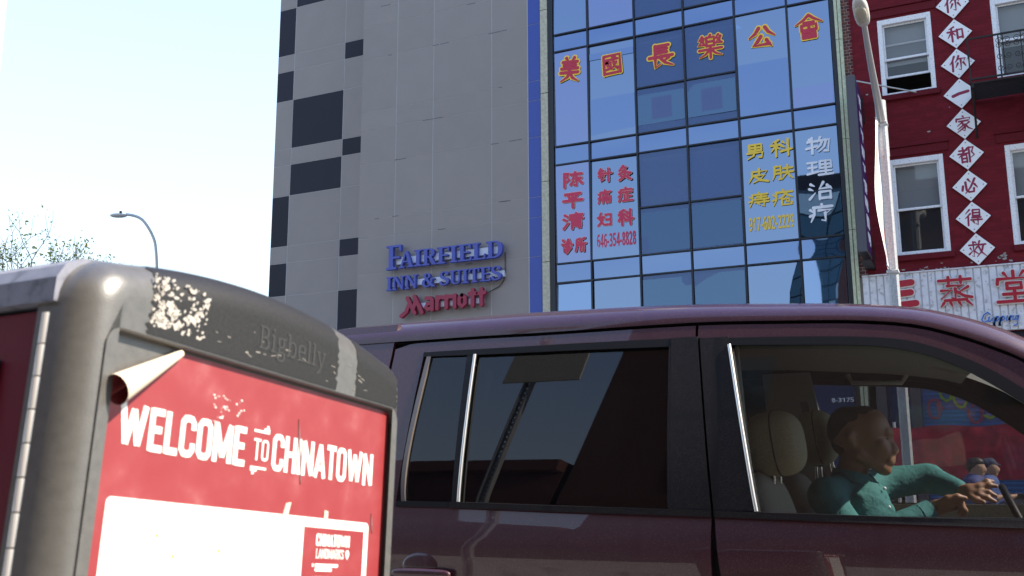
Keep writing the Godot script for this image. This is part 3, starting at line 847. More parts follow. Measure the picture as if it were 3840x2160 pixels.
func build_fire_escape() -> void:
	var o := thing("fire_escape", "dark iron fire escape balcony with scrollwork on the red wall", "fire escape", Vector3(1.6, 8.3, FAC))
	var m: Material = mats["iron_black"]
	var zf := FAC + 0.95
	var x0 := 0.36
	var x1 := 4.2
	var s := 0.952   # nearer than the wall
	var yb := 1.22 + (8.62 - 1.22) * s
	var yt := 1.22 + (9.50 - 1.22) * s
	x0 = 0.115
	var rail := MB.new()
	for y in [yb + 0.06, yt]:
		rail.box(Vector3(x0, y - 0.015, zf - 0.015), Vector3(x1, y + 0.015, zf + 0.015))
		rail.box(Vector3(x0 - 0.015, y - 0.015, FAC), Vector3(x0 + 0.015, y + 0.015, zf - 0.016))
	part("rail", rail, m, o)
	for x in [x0, 0.62, 1.12, 1.62, 2.12, 2.62, 3.12, 3.62, 4.12]:
		var b := MB.new()
		b.box(Vector3(x - 0.012, yb, zf - 0.012), Vector3(x + 0.012, yt - 0.016, zf + 0.012))
		part("baluster", b, m, o)
	for i in 12:
		var x := 0.69 + i * 0.29
		if x > 4.0: break
		var b := MB.new()
		b.box(Vector3(x - 0.008, yb + 0.08, zf - 0.008), Vector3(x + 0.008, yt - 0.02, zf + 0.008))
		for sg in [-1.0, 1.0]:
			for e in [[yt - 0.12, 1.0], [yb + 0.42, -1.0], [yb + 0.62, 1.0], [yb + 0.2, -1.0]]:
				var pts := []
				for k in 15:
					var a := k * 0.62
					var r := 0.062 * (1.0 - k / 18.0)
					pts.append(Vector3(x + sg * (0.068 + cos(a + PI) * r), e[0] + e[1] * sin(a) * r, zf))
				b.tube(pts, 0.006, 5)
		part("scroll", b, m, o)
	# slatted floor and brackets
	for i in 15:
		var z := FAC + 0.05 + i * 0.062
		boxpart("floor_slat", Vector3(x0, yb - 0.02, z), Vector3(x1, yb, z + 0.03), m, o)
	for x in [x0 + 0.02, 1.15, 2.6, 4.1]:
		boxpart("floor_beam", Vector3(x - 0.02, yb - 0.09, FAC), Vector3(x + 0.02, yb - 0.022, zf), m, o)
		var b := MB.new()
		b.tube([Vector3(x, yb - 0.09, zf - 0.1), Vector3(x, yb - 0.75, FAC + 0.02)], 0.02, 6)
		part("bracket", b, m, o)
	# stair down to the right
	for z in [FAC + 0.25, FAC + 0.75]:
		var b := MB.new()
		b.tube([Vector3(0.98, yb - 0.03, z), Vector3(3.1, yb - 2.4, z)], 0.045, 4)
		part("stringer", b, m, o)
	for i in 11:
		var t := (i + 0.5) / 11.0
		boxpart("tread", Vector3(0.98 + 2.12 * t - 0.09, yb - 0.03 - 2.37 * t - 0.015, FAC + 0.29), Vector3(0.98 + 2.12 * t + 0.09, yb - 0.03 - 2.37 * t + 0.015, FAC + 0.71), m, o)

func build_blade_sign() -> void:
	var o := thing("blade_sign", "tall dark grey sign box with a purple lettered face jutting from the wall", "sign", Vector3(-1.92, 5.3, FAC))
	boxpart("case", Vector3(-2.02, 5.34, FAC + 0.16), Vector3(-1.86, 8.77, FAC + 1.0), mats["blade_grey"], o, 0.008)
	boxpart("purple_face", Vector3(-1.859, 5.40, FAC + 0.20), Vector3(-1.852, 8.71, FAC + 0.97), mats["blade_purple"], o)
	rng.seed = 31
	for i in 9:
		var y := 8.35 - i * 0.34
		var b := MB.new()
		for k in 4:
			var z0 := FAC + rng.randf_range(0.3, 0.5)
			b.box(Vector3(-1.851, y + rng.randf_range(-0.11, 0.11), z0), Vector3(-1.847 - 0.0005 * k, y + rng.randf_range(0.12, 0.15), z0 + rng.randf_range(0.05, 0.4)))
		part("lettering", b, mats["vinyl_white"], o)
	for y in [5.62, 8.4]:
		boxpart("bracket", Vector3(-1.98, y, FAC), Vector3(-1.90, y + 0.06, FAC + 0.159), mats["iron_black"], o)
	for y in [5.2, 8.1]:
		boxpart("frame_bar", Vector3(-1.84, y, FAC + 0.05), Vector3(-1.82, y + 0.52, FAC + 0.15), mats["iron_black"], o)
	boxpart("frame_shelf", Vector3(-2.0, 5.18, FAC), Vector3(-1.82, 5.199, FAC + 0.9), mats["iron_black"], o)
	var b := MB.new()
	b.tube([Vector3(-1.94, 8.75, FAC + 0.8), Vector3(-0.78, 8.57, FAC + 0.01)], 0.016, 6)
	part("stay_rod", b, mats["galvanised"], o)


# ------------------------------------------------------------------ bodies: tapered bones joined smoothly, meshed as surface nets
func flesh(b: MB, bones: Array, cell: float, k: float) -> void:
	var lo := Vector3.INF
	var hi := -Vector3.INF
	for q in bones:
		for e in 2:
			var r: float = q[2 + e] + 3.0 * cell + 1.2 / k
			lo = lo.min(q[e] - Vector3(r, r, r))
			hi = hi.max(q[e] + Vector3(r, r, r))
	var n := Vector3i(((hi - lo) / cell).ceil()) + Vector3i.ONE
	var sum := PackedFloat32Array()
	sum.resize(n.x * n.y * n.z)
	for q in bones:
		var a: Vector3 = q[0] - lo
		var c: Vector3 = q[1] - lo
		var ra: float = q[2]
		var rb: float = q[3]
		var m := maxf(ra, rb) + 2.5 * cell + 1.0 / k
		var i0 := Vector3i(((a.min(c) - Vector3(m, m, m)) / cell).floor()).clamp(Vector3i.ZERO, n - Vector3i.ONE)
		var i1 := Vector3i(((a.max(c) + Vector3(m, m, m)) / cell).ceil()).clamp(Vector3i.ZERO, n - Vector3i.ONE)
		var ab := c - a
		var l2 := maxf(ab.length_squared(), 1e-9)
		for z in range(i0.z, i1.z + 1):
			for y in range(i0.y, i1.y + 1):
				var row := (z * n.y + y) * n.x
				for x in range(i0.x, i1.x + 1):
					var p := Vector3(x, y, z) * cell - a
					var t := clampf(p.dot(ab) / l2, 0.0, 1.0)
					var d := (p - ab * t).length() - lerpf(ra, rb, t)
					if d < m: sum[row + x] += exp(-k * d)
	var f := PackedFloat32Array()
	f.resize(sum.size())
	for i in sum.size():
		f[i] = 1.0 if sum[i] <= 1e-12 else -log(sum[i]) / k
	var verts := {}
	var at := func(x: int, y: int, z: int) -> Vector3:
		var key := (z * n.y + y) * n.x + x
		if verts.has(key): return verts[key]
		var s := Vector3.ZERO
		var c := 0
		for e in [[0, 0, 0, 1, 0, 0], [0, 1, 0, 1, 1, 0], [0, 0, 1, 1, 0, 1], [0, 1, 1, 1, 1, 1], [0, 0, 0, 0, 1, 0], [1, 0, 0, 1, 1, 0], [0, 0, 1, 0, 1, 1], [1, 0, 1, 1, 1, 1], [0, 0, 0, 0, 0, 1], [1, 0, 0, 1, 0, 1], [0, 1, 0, 0, 1, 1], [1, 1, 0, 1, 1, 1]]:
			var f0 := f[((z + e[2]) * n.y + y + e[1]) * n.x + x + e[0]]
			var f1 := f[((z + e[5]) * n.y + y + e[4]) * n.x + x + e[3]]
			if (f0 < 0.0) != (f1 < 0.0):
				var t := f0 / (f0 - f1)
				s += Vector3(lerpf(e[0], e[3], t), lerpf(e[1], e[4], t), lerpf(e[2], e[5], t))
				c += 1
		var v := (Vector3(x, y, z) + s / maxf(c, 1)) * cell + lo
		verts[key] = v
		return v
	b.smooth(true)
	for z in range(1, n.z - 1):
		for y in range(1, n.y - 1):
			for x in range(1, n.x - 1):
				var i := (z * n.y + y) * n.x + x
				var s0 := f[i] < 0.0
				if s0 != (f[i + 1] < 0.0):
					var q := [at.call(x, y - 1, z - 1), at.call(x, y, z - 1), at.call(x, y, z), at.call(x, y - 1, z)]
					if s0: b.quad(q[0], q[1], q[2], q[3])
					else: b.quad(q[3], q[2], q[1], q[0])
				if s0 != (f[i + n.x] < 0.0):
					var q := [at.call(x - 1, y, z - 1), at.call(x - 1, y, z), at.call(x, y, z), at.call(x, y, z - 1)]
					if s0: b.quad(q[0], q[1], q[2], q[3])
					else: b.quad(q[3], q[2], q[1], q[0])
				if s0 != (f[i + n.x * n.y] < 0.0):
					var q := [at.call(x - 1, y - 1, z), at.call(x, y - 1, z), at.call(x, y, z), at.call(x - 1, y, z)]
					if s0: b.quad(q[0], q[1], q[2], q[3])
					else: b.quad(q[3], q[2], q[1], q[0])
	b.smooth(false)


# ------------------------------------------------------------------ street furniture and trees
func build_street_lamps() -> void:
	var o := thing("street_light", "white street light with a square shaft and sloping arm before the red wall", "street light", Vector3(-1.254, WALK, -16.5))
	var b := MB.new()
	b.cbox(Vector3(-1.329, WALK + 0.3, -16.575), Vector3(-1.179, 6.95, -16.425), 0.028)
	part("shaft", b, mats["pole_paint"], o)
	boxpart("base", Vector3(-1.42, WALK, -16.66), Vector3(-1.09, WALK + 0.3, -16.34), mats["pole_paint"], o, 0.03)
	b = MB.new()
	b.tube([Vector3(-1.254, 6.3, -16.5), Vector3(-1.254, 7.25, -16.5)], 0.085, 12)
	part("collar", b, mats["pole_paint"], o)
	b = MB.new()
	b.tube([Vector3(-1.25, 6.9, -16.42), Vector3(-1.253, 7.1, -16.1), Vector3(-1.25, 7.35, -15.4), Vector3(-1.235, 7.56, -14.7), Vector3(-1.22, 7.66, -14.3)], [0.062, 0.058, 0.05, 0.042, 0.038], 10)
	part("arm", b, mats["galvanised"], o)
	b = MB.new()
	b.blob(Vector3(-1.225, 7.72, -14.05), Vector3(0.105, 0.095, 0.34), 2.6, 20, 12, Basis(Vector3.RIGHT, -0.18))
	part("lamp_head", b, mats["lamp_body"], o)
	b = MB.new()
	b.blob(Vector3(-1.225, 7.66, -14.0), Vector3(0.085, 0.06, 0.2), 2.4, 16, 8, Basis(Vector3.RIGHT, -0.18))
	part("lens", b, mats["lamp_lens"], o)
	for y in [4.42, 6.85]:
		boxpart("clamp", Vector3(-1.345, y - 0.03, -16.59), Vector3(-1.163, y + 0.03, -16.41), mats["galvanised"], o, 0.01)
	# banner blown round beside the shaft
	var p := thing("pole_banner", "white and rose street banner bowed by the wind beside the pole", "banner", Vector3(-1.3, 4.42, -16.2))
	for y in [4.45, 6.82]:
		b = MB.new()
		b.tube([Vector3(-1.29, y, -16.42), Vector3(-1.30, y, -16.02)], 0.012, 6)
		part("banner_rod", b, mats["galvanised"], p)
	b = MB.new()
	b.grid(10, 28, func(s: float, t: float) -> Vector3:
		var bow := sin(PI * t) * (0.035 + 0.05 * s) + 0.012 * sin(9.0 * t + 4.0 * s)
		return Vector3(-1.30 - bow, lerpf(4.45, 6.82, t), -16.40 + 0.36 * s))
	part("cloth", b, mats["banner_white"], p)
	b = MB.new()
	b.grid(8, 20, func(s: float, t0: float) -> Vector3:
		var t := lerpf(0.06, 0.85, t0)
		var s1 := lerpf(0.15, 0.8, s)
		var bow := sin(PI * t) * (0.035 + 0.05 * s1) + 0.012 * sin(9.0 * t + 4.0 * s1)
		return Vector3(-1.296 - bow, lerpf(4.45, 6.82, t), -16.40 + 0.36 * s1))
	part("print", b, mats["banner_rose"], p)

	o = thing("street_light", "slim grey street light with an arched arm against the bright sky", "street light", Vector3(-25.83, WALK, -25.52))
	b = MB.new()
	b.tube([Vector3(-25.80, WALK, -25.55), Vector3(-25.82, 5.0, -25.53), Vector3(-25.83, 8.4, -25.52)], [0.11, 0.085, 0.06], 10)
	part("shaft", b, mats["galvanised"], o)
	b = MB.new()
	var arc := Curve3D.new()
	for q in [[Vector3(-25.83, 8.3, -25.52), Vector3(0, 0.25, 0)], [Vector3(-25.90, 9.48, -25.40), Vector3(-0.05, 0.25, 0.05)], [Vector3(-26.25, 10.26, -25.06), Vector3(-0.14, 0.12, 0.09)], [Vector3(-26.71, 10.41, -24.79), Vector3(-0.1, 0.0, 0.06)]]: arc.add_point(q[0], -q[1], q[1])
	arc.bake_interval = 0.09
	b.tube(Array(arc.get_baked_points()), 0.048, 10)
	part("arm", b, mats["galvanised"], o)
	b = MB.new()
	b.blob(Vector3(-26.94, 10.375, -24.68), Vector3(0.29, 0.07, 0.15), 2.3, 20, 10, Basis(Vector3.UP, 0.42))
	part("lamp_head", b, mats["lamp_body"], o)
	b = MB.new()
	b.tube([Vector3(-26.88, 10.43, -24.71), Vector3(-26.88, 10.53, -24.71)], 0.045, 8)
	part("sensor", b, mats["black_frame"], o)

func build_tree(label: String, at: Vector3, height: float, spread: float, seed_n: int) -> void:
	var o := thing("street_tree", label, "tree", at, "thin spring trees beyond the bin")
	rng.seed = seed_n
	var wood := MB.new()
	var tips := []
	var grow := func(self_f: Callable, p: Vector3, d: Vector3, l: float, r: float, depth: int) -> void:
		var pts := [p]
		var rad := [r]
		var q := p
		for i in 3:
			d = (d + Vector3(rng.randf_range(-0.18, 0.18), rng.randf_range(-0.05, 0.16), rng.randf_range(-0.18, 0.18))).normalized()
			q += d * l / 3.0
			pts.append(q); rad.append(r * (1.0 - 0.14 * (i + 1)))
			if depth >= 3: tips.append(q)
		wood.tube(pts, rad, 6 if depth < 2 else 4, false)
		if depth < 5:
			for i in (3 if depth < 3 else 2):
				var a := rng.randf() * TAU
				var side := Vector3(cos(a), 0.25, sin(a)) * spread
				self_f.call(self_f, q, (d + side * rng.randf_range(0.5, 0.9)).normalized(), l * rng.randf_range(0.62, 0.8), r * 0.56, depth + 1)
	grow.call(grow, at, Vector3.UP, height * 0.27, height * 0.013, 0)
	part("trunk", wood, grain(mat("bark", Color(0.10, 0.075, 0.055), 0.9), noise("bark", 0.05, 4, [[0.0, 0.6], [1.0, 1.0]]), 1.5), o)
	for kind in 2:
		var leaf := MB.new()
		for t in tips:
			for k in (1 if kind == 1 else 3):
				if rng.randf() < 0.55: continue
				var c: Vector3 = t + Vector3(rng.randfn(), rng.randfn() * 0.7, rng.randfn()) * 0.14
				var u := Vector3(rng.randfn(), rng.randfn(), rng.randfn()).normalized()
				var w := u.cross(Vector3(rng.randfn(), rng.randfn(), rng.randfn()).normalized()).normalized()
				var s := rng.randf_range(0.035, 0.075)
				leaf.quad(c - u * s, c - w * s * 0.5, c + u * s, c + w * s * 0.5)
		var m := mat("leaf_%d" % kind, [Color(0.30, 0.29, 0.10), Color(0.10, 0.13, 0.05)][kind], 0.7)
		m.backlight_enabled = true
		m.backlight = Color(0.5, 0.55, 0.2)
		part("crown", leaf, m, o)


# ------------------------------------------------------------------ ground floors, stall and passers-by across the street
func build_far_ground_floor() -> void:
	var sans := font("Droid Sans", true)
	var o: Node3D = get_node("glass_office_block")
	glyph("拉", -4.323, -3.90, 2.86, 3.20, FAC - 0.012, 0.004, 11.0, mats["vinyl_white"], o, "character", 0.0, false)
	text("8-3175", sans, -2.795, -2.39, 2.685, 2.765, FAC - 0.012, 0.004, mats["vinyl_white"], o, "phone_number")
	boxpart("stall_riser", Vector3(-8.46, WALK, FAC - 0.1), Vector3(-2.36, 0.94, FAC - 0.02), mats["black_frame"], o)
	for x in [-7.0, -5.9, -3.75]:
		boxpart("door_post", Vector3(x - 0.03, 0.96, FAC - 0.02), Vector3(x + 0.03, 3.22, FAC + 0.03), mats["cream_stone"], o, 0.004)
	# shop under the ribbed sign
	o = thing("shuttered_shop", "dark shop front below the ribbed sign with blue graffiti shutter", "shop front", Vector3(2.3, WALK, FAC))
	boxpart("header", Vector3(-1.96, 3.3, FAC - 0.3), Vector3(6.6, 3.845, FAC - 0.05), mats["black_frame"], o)
	for x in [-1.9, -1.3, 1.9, 4.6, 6.5]:
		boxpart("pier", Vector3(x - 0.09, WALK, FAC - 0.3), Vector3(x + 0.09, 3.295, FAC - 0.02), mats["blade_grey"], o, 0.006)
	boxpart("shop_window", Vector3(2.0, 0.9, FAC - 0.2), Vector3(4.5, 3.29, FAC - 0.18), mats["vision_glass"], o)
	boxpart("shop_window", Vector3(-1.8, 0.9, FAC - 0.2), Vector3(-1.4, 3.29, FAC - 0.18), mats["vision_glass"], o)
	boxpart("shop_back", Vector3(-1.9, WALK, FAC - 3.0), Vector3(6.5, 3.8, FAC - 2.9), mats["room_dark"], o)
	var blue := mat("shutter_blue", Color(0.04, 0.12, 0.32), 0.5)
	for i in 38:
		var b := MB.new()
		var y := WALK + 0.01 + i * 0.081
		b.quad(Vector3(-1.2, y, FAC - 0.10), Vector3(1.8, y, FAC - 0.10), Vector3(1.8, y + 0.05, FAC - 0.08), Vector3(-1.2, y + 0.05, FAC - 0.08))
		b.quad(Vector3(-1.2, y + 0.05, FAC - 0.08), Vector3(1.8, y + 0.05, FAC - 0.08), Vector3(1.8, y + 0.08, FAC - 0.10), Vector3(-1.2, y + 0.08, FAC - 0.10))
		part("shutter_slat", b, blue, o)
	rng.seed = 77
	for i in 9:
		var c := Vector2(-1.0 + i * 0.23, rng.randf_range(2.35, 2.95))
		var pts := []
		for k in 12:
			var a := k * rng.randf_range(0.5, 0.65) + i
			pts.append(c + Vector2(cos(a) * 0.13, sin(a) * 0.22) * (1.0 - k / 30.0))
		var b := MB.new()
		b.stroke(pts, 0.05, FAC - 0.079, FAC - 0.074)
		part("graffiti", b, mat("graffiti_green", Color(0.20, 0.32, 0.03), 0.7) if i % 3 else mat("graffiti_red", Color(0.3, 0.05, 0.10), 0.7), o)
	# red tarpaulin on posts at the edge of the pavement
	o = thing("red_tarpaulin", "long red tarpaulin strung between posts along the far pavement", "tarpaulin", Vector3(0.4, WALK, -17.5))
	var b := MB.new()
	b.grid(60, 10, func(s: float, t: float) -> Vector3:
		var x := lerpf(-1.55, 3.4, s)
		return Vector3(x, lerpf(1.22, 2.065 - 0.02 * sin(s * 30.0), t), -17.5 + 0.03 * sin(s * 23.0 + t * 3.0) + 0.02 * sin(s * 57.0 - t * 5.0)))
	part("tarp", b, grain(mat("tarp_red", Color(0.62, 0.022, 0.07), 0.7), noise("tarp", 0.01, 5, [[0.0, 0.6], [1.0, 1.0]]), 0.7), o)
	for x in [-1.5, 0.9, 3.3]:
		b = MB.new()
		b.tube([Vector3(x, WALK, -17.56), Vector3(x, 2.15, -17.56)], 0.025, 8)
		part("post", b, mats["galvanised"], o)
	o = thing("stall_table", "low dark covered stall table under the red tarpaulin", "table", Vector3(0.9, WALK, -17.2))
	b = MB.new()
	b.cbox(Vector3(-0.75, 0.95, -17.42), Vector3(3.2, 1.02, -16.8), 0.01)
	part("table_top", b, mats["iron_black"], o)
	b = MB.new()
	b.grid(50, 4, func(s: float, t: float) -> Vector3: return Vector3(lerpf(-0.75, 3.2, s), lerpf(WALK + 0.02, 0.949, t), -16.82 + 0.03 * sin(s * 70.0) * (1.0 - t)))
	part("skirt", b, mats["blade_grey"], o)
	for x in [-0.7, 3.15]:
		for z in [-17.35, -16.9]:
			boxpart("leg", Vector3(x - 0.02, WALK, z - 0.02), Vector3(x + 0.02, 0.948, z + 0.02), mats["iron_black"], o)
	passer_by("person in a dark blue jacket with black hair bending over a phone across the street", Vector3(-0.275, ROAD, -14.6), mat("jacket_navy", Color(0.03, 0.045, 0.16), 0.8), false)
	passer_by("person in a dark cap and blue top standing just behind the bent one", Vector3(-0.12, ROAD, -15.1), mat("jacket_blue", Color(0.05, 0.09, 0.25), 0.8), true)

func passer_by(label: String, at: Vector3, coat: Material, cap: bool) -> void:
	var o := thing("person", label, "person", at, "people crossing behind the pickup")
	var skin := mat("skin_far", Color(0.42, 0.25, 0.17), 0.6)
	var B := func(x: float, y: float, z: float) -> Vector3: return at + Vector3(x, y, z)
	var body := MB.new()
	flesh(body, [
		[B.call(-0.02, 1.33, 0), B.call(0.01, 1.34, 0), 0.085, 0.08], [B.call(0.03, 1.27, 0), B.call(0.04, 1.24, 0), 0.055, 0.04], [B.call(0.10, 1.29, 0), B.call(0.10, 1.29, 0), 0.015, 0.015], [B.call(-0.03, 1.26, 0), B.call(-0.05, 1.16, 0), 0.05, 0.06],
		[B.call(-0.05, 1.10, 0), B.call(-0.02, 0.8, 0), 0.12, 0.11], [B.call(-0.04, 1.13, 0.15), B.call(-0.02, 0.86, 0.2), 0.045, 0.04], [B.call(-0.02, 0.86, 0.2), B.call(0.2, 0.93, 0.1), 0.038, 0.03], [B.call(-0.04, 1.13, -0.15), B.call(-0.02, 0.86, -0.2), 0.045, 0.04], [B.call(-0.02, 0.86, -0.2), B.call(0.2, 0.93, -0.08), 0.038, 0.03],
		[B.call(0.2, 0.93, 0.1), B.call(0.28, 0.96, 0.08), 0.03, 0.02], [B.call(0.2, 0.93, -0.08), B.call(0.28, 0.96, -0.06), 0.03, 0.02],
		[B.call(0, 0.74, 0.08), B.call(0.02, 0.40, 0.09), 0.08, 0.055], [B.call(0.02, 0.40, 0.09), B.call(-0.02, 0.07, 0.09), 0.05, 0.036], [B.call(0, 0.74, -0.08), B.call(0.04, 0.40, -0.09), 0.08, 0.055], [B.call(0.04, 0.40, -0.09), B.call(0.02, 0.07, -0.09), 0.05, 0.036], [B.call(-0.03, 0.035, 0.09), B.call(0.13, 0.03, 0.09), 0.035, 0.03], [B.call(0.01, 0.035, -0.09), B.call(0.17, 0.03, -0.09), 0.035, 0.03]], 0.02, 50.0)
	part("body", body, skin, o)
	var c := MB.new()
	flesh(c, [[B.call(-0.05, 1.11, 0), B.call(-0.02, 0.76, 0), 0.145, 0.14], [B.call(-0.05, 1.10, 0.13), B.call(-0.05, 1.10, -0.13), 0.085, 0.085], [B.call(-0.04, 1.12, 0.16), B.call(-0.02, 0.86, 0.2), 0.062, 0.056], [B.call(-0.02, 0.86, 0.2), B.call(0.17, 0.92, 0.12), 0.052, 0.045], [B.call(-0.04, 1.12, -0.16), B.call(-0.02, 0.86, -0.2), 0.062, 0.056], [B.call(-0.02, 0.86, -0.2), B.call(0.17, 0.92, -0.09), 0.052, 0.045]], 0.02, 60.0)
	part("jacket", c, coat, o)
	c = MB.new()
	flesh(c, [[B.call(0, 0.76, 0.08), B.call(0.02, 0.40, 0.09), 0.10, 0.072], [B.call(0.02, 0.40, 0.09), B.call(-0.02, 0.1, 0.09), 0.068, 0.056], [B.call(0, 0.76, -0.08), B.call(0.04, 0.40, -0.09), 0.10, 0.072], [B.call(0.04, 0.40, -0.09), B.call(0.02, 0.1, -0.09), 0.068, 0.056]], 0.02, 60.0)
	part("trousers", c, mats["iron_black"], o)
	c = MB.new()
	flesh(c, [[B.call(-0.035, 1.36, 0), B.call(0.0, 1.375, 0), 0.09, 0.08], [B.call(-0.06, 1.31, 0), B.call(-0.06, 1.28, 0), 0.065, 0.05]] + ([[B.call(0.06, 1.36, 0.03), B.call(0.13, 1.35, 0.0), 0.02, 0.012]] if cap else [[B.call(0.05, 1.385, 0.02), B.call(0.07, 1.36, 0.0), 0.035, 0.02]]), 0.016, 70.0)
	part("cap" if cap else "hair", c, mat("hair_black", Color(0.012, 0.011, 0.012), 0.55) if not cap else mat("cap_navy", Color(0.03, 0.04, 0.08), 0.8), o)


# ------------------------------------------------------------------ what stands behind the camera and is mirrored in glass and paint
func build_behind() -> void:
	var brick := grain(mat("far_brick", Color(0.16, 0.07, 0.05), 0.9), noise("fb", 0.02, 5, [[0.0, 0.75], [1.0, 1.0]]), 0.8)
	var o := thing("corner_tenement", "brown brick tenement mirrored in the right of the pickup's rear window", "building", Vector3(5.0, WALK, 8.0))
	plain_block(o, -5.2, 14.0, 13.5, 5.2, 16.0, brick, 3, 5, 3.0)
	o = thing("low_shop_row", "low brown shop row mirrored along the bottom of the pickup's rear window", "building", Vector3(-10.0, WALK, 8.0))
	plain_block(o, -19.0, -5.3, 5.0, 5.2, 14.0, grain(mat("row_brick", Color(0.14, 0.05, 0.04), 0.9), noise("fb", 0.02, 5, []), 0.8), 0, 4, 3.0)
	o = thing("dark_glass_tower", "dark green glass tower mirrored in the blue panes", "building", Vector3(-11.0, WALK, 66.0))
	boxpart("core", Vector3(-15.4, WALK, 60.3), Vector3(-4.0, 29.5, 74.0), mat("tower_dark", Color(0.03, 0.05, 0.06), 0.4), o)
	for r in 13:
		for c in 6:
			var x := -15.3 + c * 1.88
			boxpart("window", Vector3(x + 0.05, 2.0 + r * 2.1, 60.1), Vector3(x + 1.8, 3.9 + r * 2.1, 60.29), mat("tower_glass", Color(0.05, 0.10, 0.12), 0.08, 0.3) if (r * 7 + c * 5) % 6 else mat("tower_blind", Color(0.35, 0.45, 0.45), 0.7), o)
	boxpart("roof_rail", Vector3(-15.2, 29.5, 60.5), Vector3(-5.0, 31.0, 60.6), mats["iron_black"], o)
	o = thing("pale_tower", "white sunlit apartment tower at the far left edge", "building", Vector3(-68.0, WALK, -36.0))
	boxpart("wall", Vector3(-76.0, WALK, -43.9), Vector3(-60.2, 48.0, -28.0), mat("tower_white", Color(0.80, 0.79, 0.77), 0.8), o)
	for r in 14:
		for c in 4:
			boxpart("window", Vector3(-60.19, 2.0 + r * 3.2, -42.6 + c * 3.9), Vector3(-60.12, 3.6 + r * 3.2, -41.2 + c * 3.9), mats["room_dark"], o)
	# street sign post with a pale board, mirrored in the rear window of the pickup
	o = thing("sign_post", "perforated steel sign post with a pale board, mirrored in the rear window", "sign", Vector3(-2.8, WALK, -1.3))
	for sd in [-1.0, 1.0]:
		boxpart("post_flange", Vector3(-2.8 + sd * 0.025 - 0.006, WALK, -1.33), Vector3(-2.8 + sd * 0.025 + 0.006, 3.85, -1.28), mats["galvanised"], o)
	for i in 60: boxpart("post_web", Vector3(-2.818, WALK + 0.02 + i * 0.06, -1.30), Vector3(-2.782, WALK + 0.02 + i * 0.06 + 0.04, -1.295), mats["galvanised"], o)
	boxpart("board", Vector3(-2.98, 3.25, -1.355), Vector3(-2.42, 3.72, -1.34), grain(mat("board_pale", Color(0.72, 0.66, 0.56), 0.7), noise("fine", 0.03, 5, []), 3.0), o, 0.003)

func plain_block(o: Node3D, x0: float, x1: float, h: float, z0: float, z1: float, m: Material, floors: int, cols: int, shop: float) -> void:
	boxpart("wall", Vector3(x0, shop + 0.2, z0), Vector3(x1, h, z1), m, o)
	boxpart("shop_front", Vector3(x0, WALK, z0 + 0.3), Vector3(x1, shop + 0.199, z1), mat("shop_dark", Color(0.05, 0.045, 0.045), 0.5), o)
	boxpart("fascia", Vector3(x0, shop - 0.35, z0 - 0.1), Vector3(x1, shop + 0.19, z0 + 0.299), mat("fascia_brown", Color(0.09, 0.03, 0.03), 0.6), o)
	boxpart("cornice", Vector3(x0, h, z0 - 0.3), Vector3(x1, h + 0.4, z1), m, o)
	for r in floors:
		for c in cols:
			var x := x0 + (x1 - x0) * (c + 0.5) / cols
			boxpart("window", Vector3(x - 0.5, shop + 1.1 + r * 3.1, z0 - 0.03), Vector3(x + 0.5, shop + 2.8 + r * 3.1, z0 + 0.02), mats["sash_glass"], o)


# ------------------------------------------------------------------ pickup: side view curves (x forward, y up), wrapped on a curved side
const BELT := [[-4.2, 1.165], [-2.6, 1.155], [-1.838, 1.149], [-1.355, 1.137], [-0.86, 1.126], [-0.375, 1.114], [0.05, 1.105], [0.7, 1.095]]
const GLASS_TOP := [[-2.3, 1.712], [-2.0, 1.712], [-1.8, 1.707], [-1.4, 1.70], [-1.02, 1.691], [-0.808, 1.683], [-0.603, 1.671], [-0.378, 1.655], [-0.265, 1.637], [-0.152, 1.599], [-0.044, 1.538], [0.081, 1.443], [0.25, 1.30], [0.47, 1.115]]
const TRIM_TOP := [[-2.3, 1.731], [-2.04, 1.731], [-1.816, 1.73], [-1.025, 1.721], [-0.816, 1.71], [-0.603, 1.70], [-0.377, 1.684], [-0.235, 1.662], [-0.122, 1.62], [-0.014, 1.562], [0.085, 1.488], [0.27, 1.335], [0.55, 1.115]]
const GROOVE := [[-2.5, 1.785], [-2.047, 1.784], [-1.798, 1.783], [-1.53, 1.779], [-0.94, 1.775], [-0.608, 1.758], [-0.378, 1.741], [-0.204, 1.713], [-0.063, 1.662], [0.018, 1.623], [0.094, 1.581], [0.3, 1.42], [0.66, 1.13]]
const ROOF := [[-2.6, 1.880], [-2.487, 1.887], [-2.03, 1.892], [-1.54, 1.887], [-1.0, 1.87], [-0.6, 1.841], [-0.42, 1.825], [-0.2, 1.792], [-0.08, 1.755], [0.0, 1.723], [0.105, 1.666], [0.3, 1.51], [0.72, 1.16]]
const CZ := -4.29          # middle of the car
const SIDE := -3.31        # its near flank

func cv(c: Array, x: float) -> float:   # smooth curve through the points
	var n := c.size()
	if x <= c[0][0]: return c[0][1]
	if x >= c[n - 1][0]: return c[n - 1][1]
	var i := 0
	while c[i + 1][0] < x: i += 1
	var x0: float = c[i][0]; var x1: float = c[i + 1][0]
	var y0: float = c[i][1]; var y1: float = c[i + 1][1]
	var h := x1 - x0
	var m0: float = (y1 - y0) / h if i == 0 else (c[i + 1][1] - c[i - 1][1]) / (c[i + 1][0] - c[i - 1][0])
	var m1: float = (y1 - y0) / h if i + 2 >= n else (c[i + 2][1] - c[i][1]) / (c[i + 2][0] - c[i][0])
	var t := (x - x0) / h
	var t2 := t * t
	var t3 := t2 * t
	return (2 * t3 - 3 * t2 + 1) * y0 + (t3 - 2 * t2 + t) * h * m0 + (-2 * t3 + 3 * t2) * y1 + (t3 - t2) * h * m1

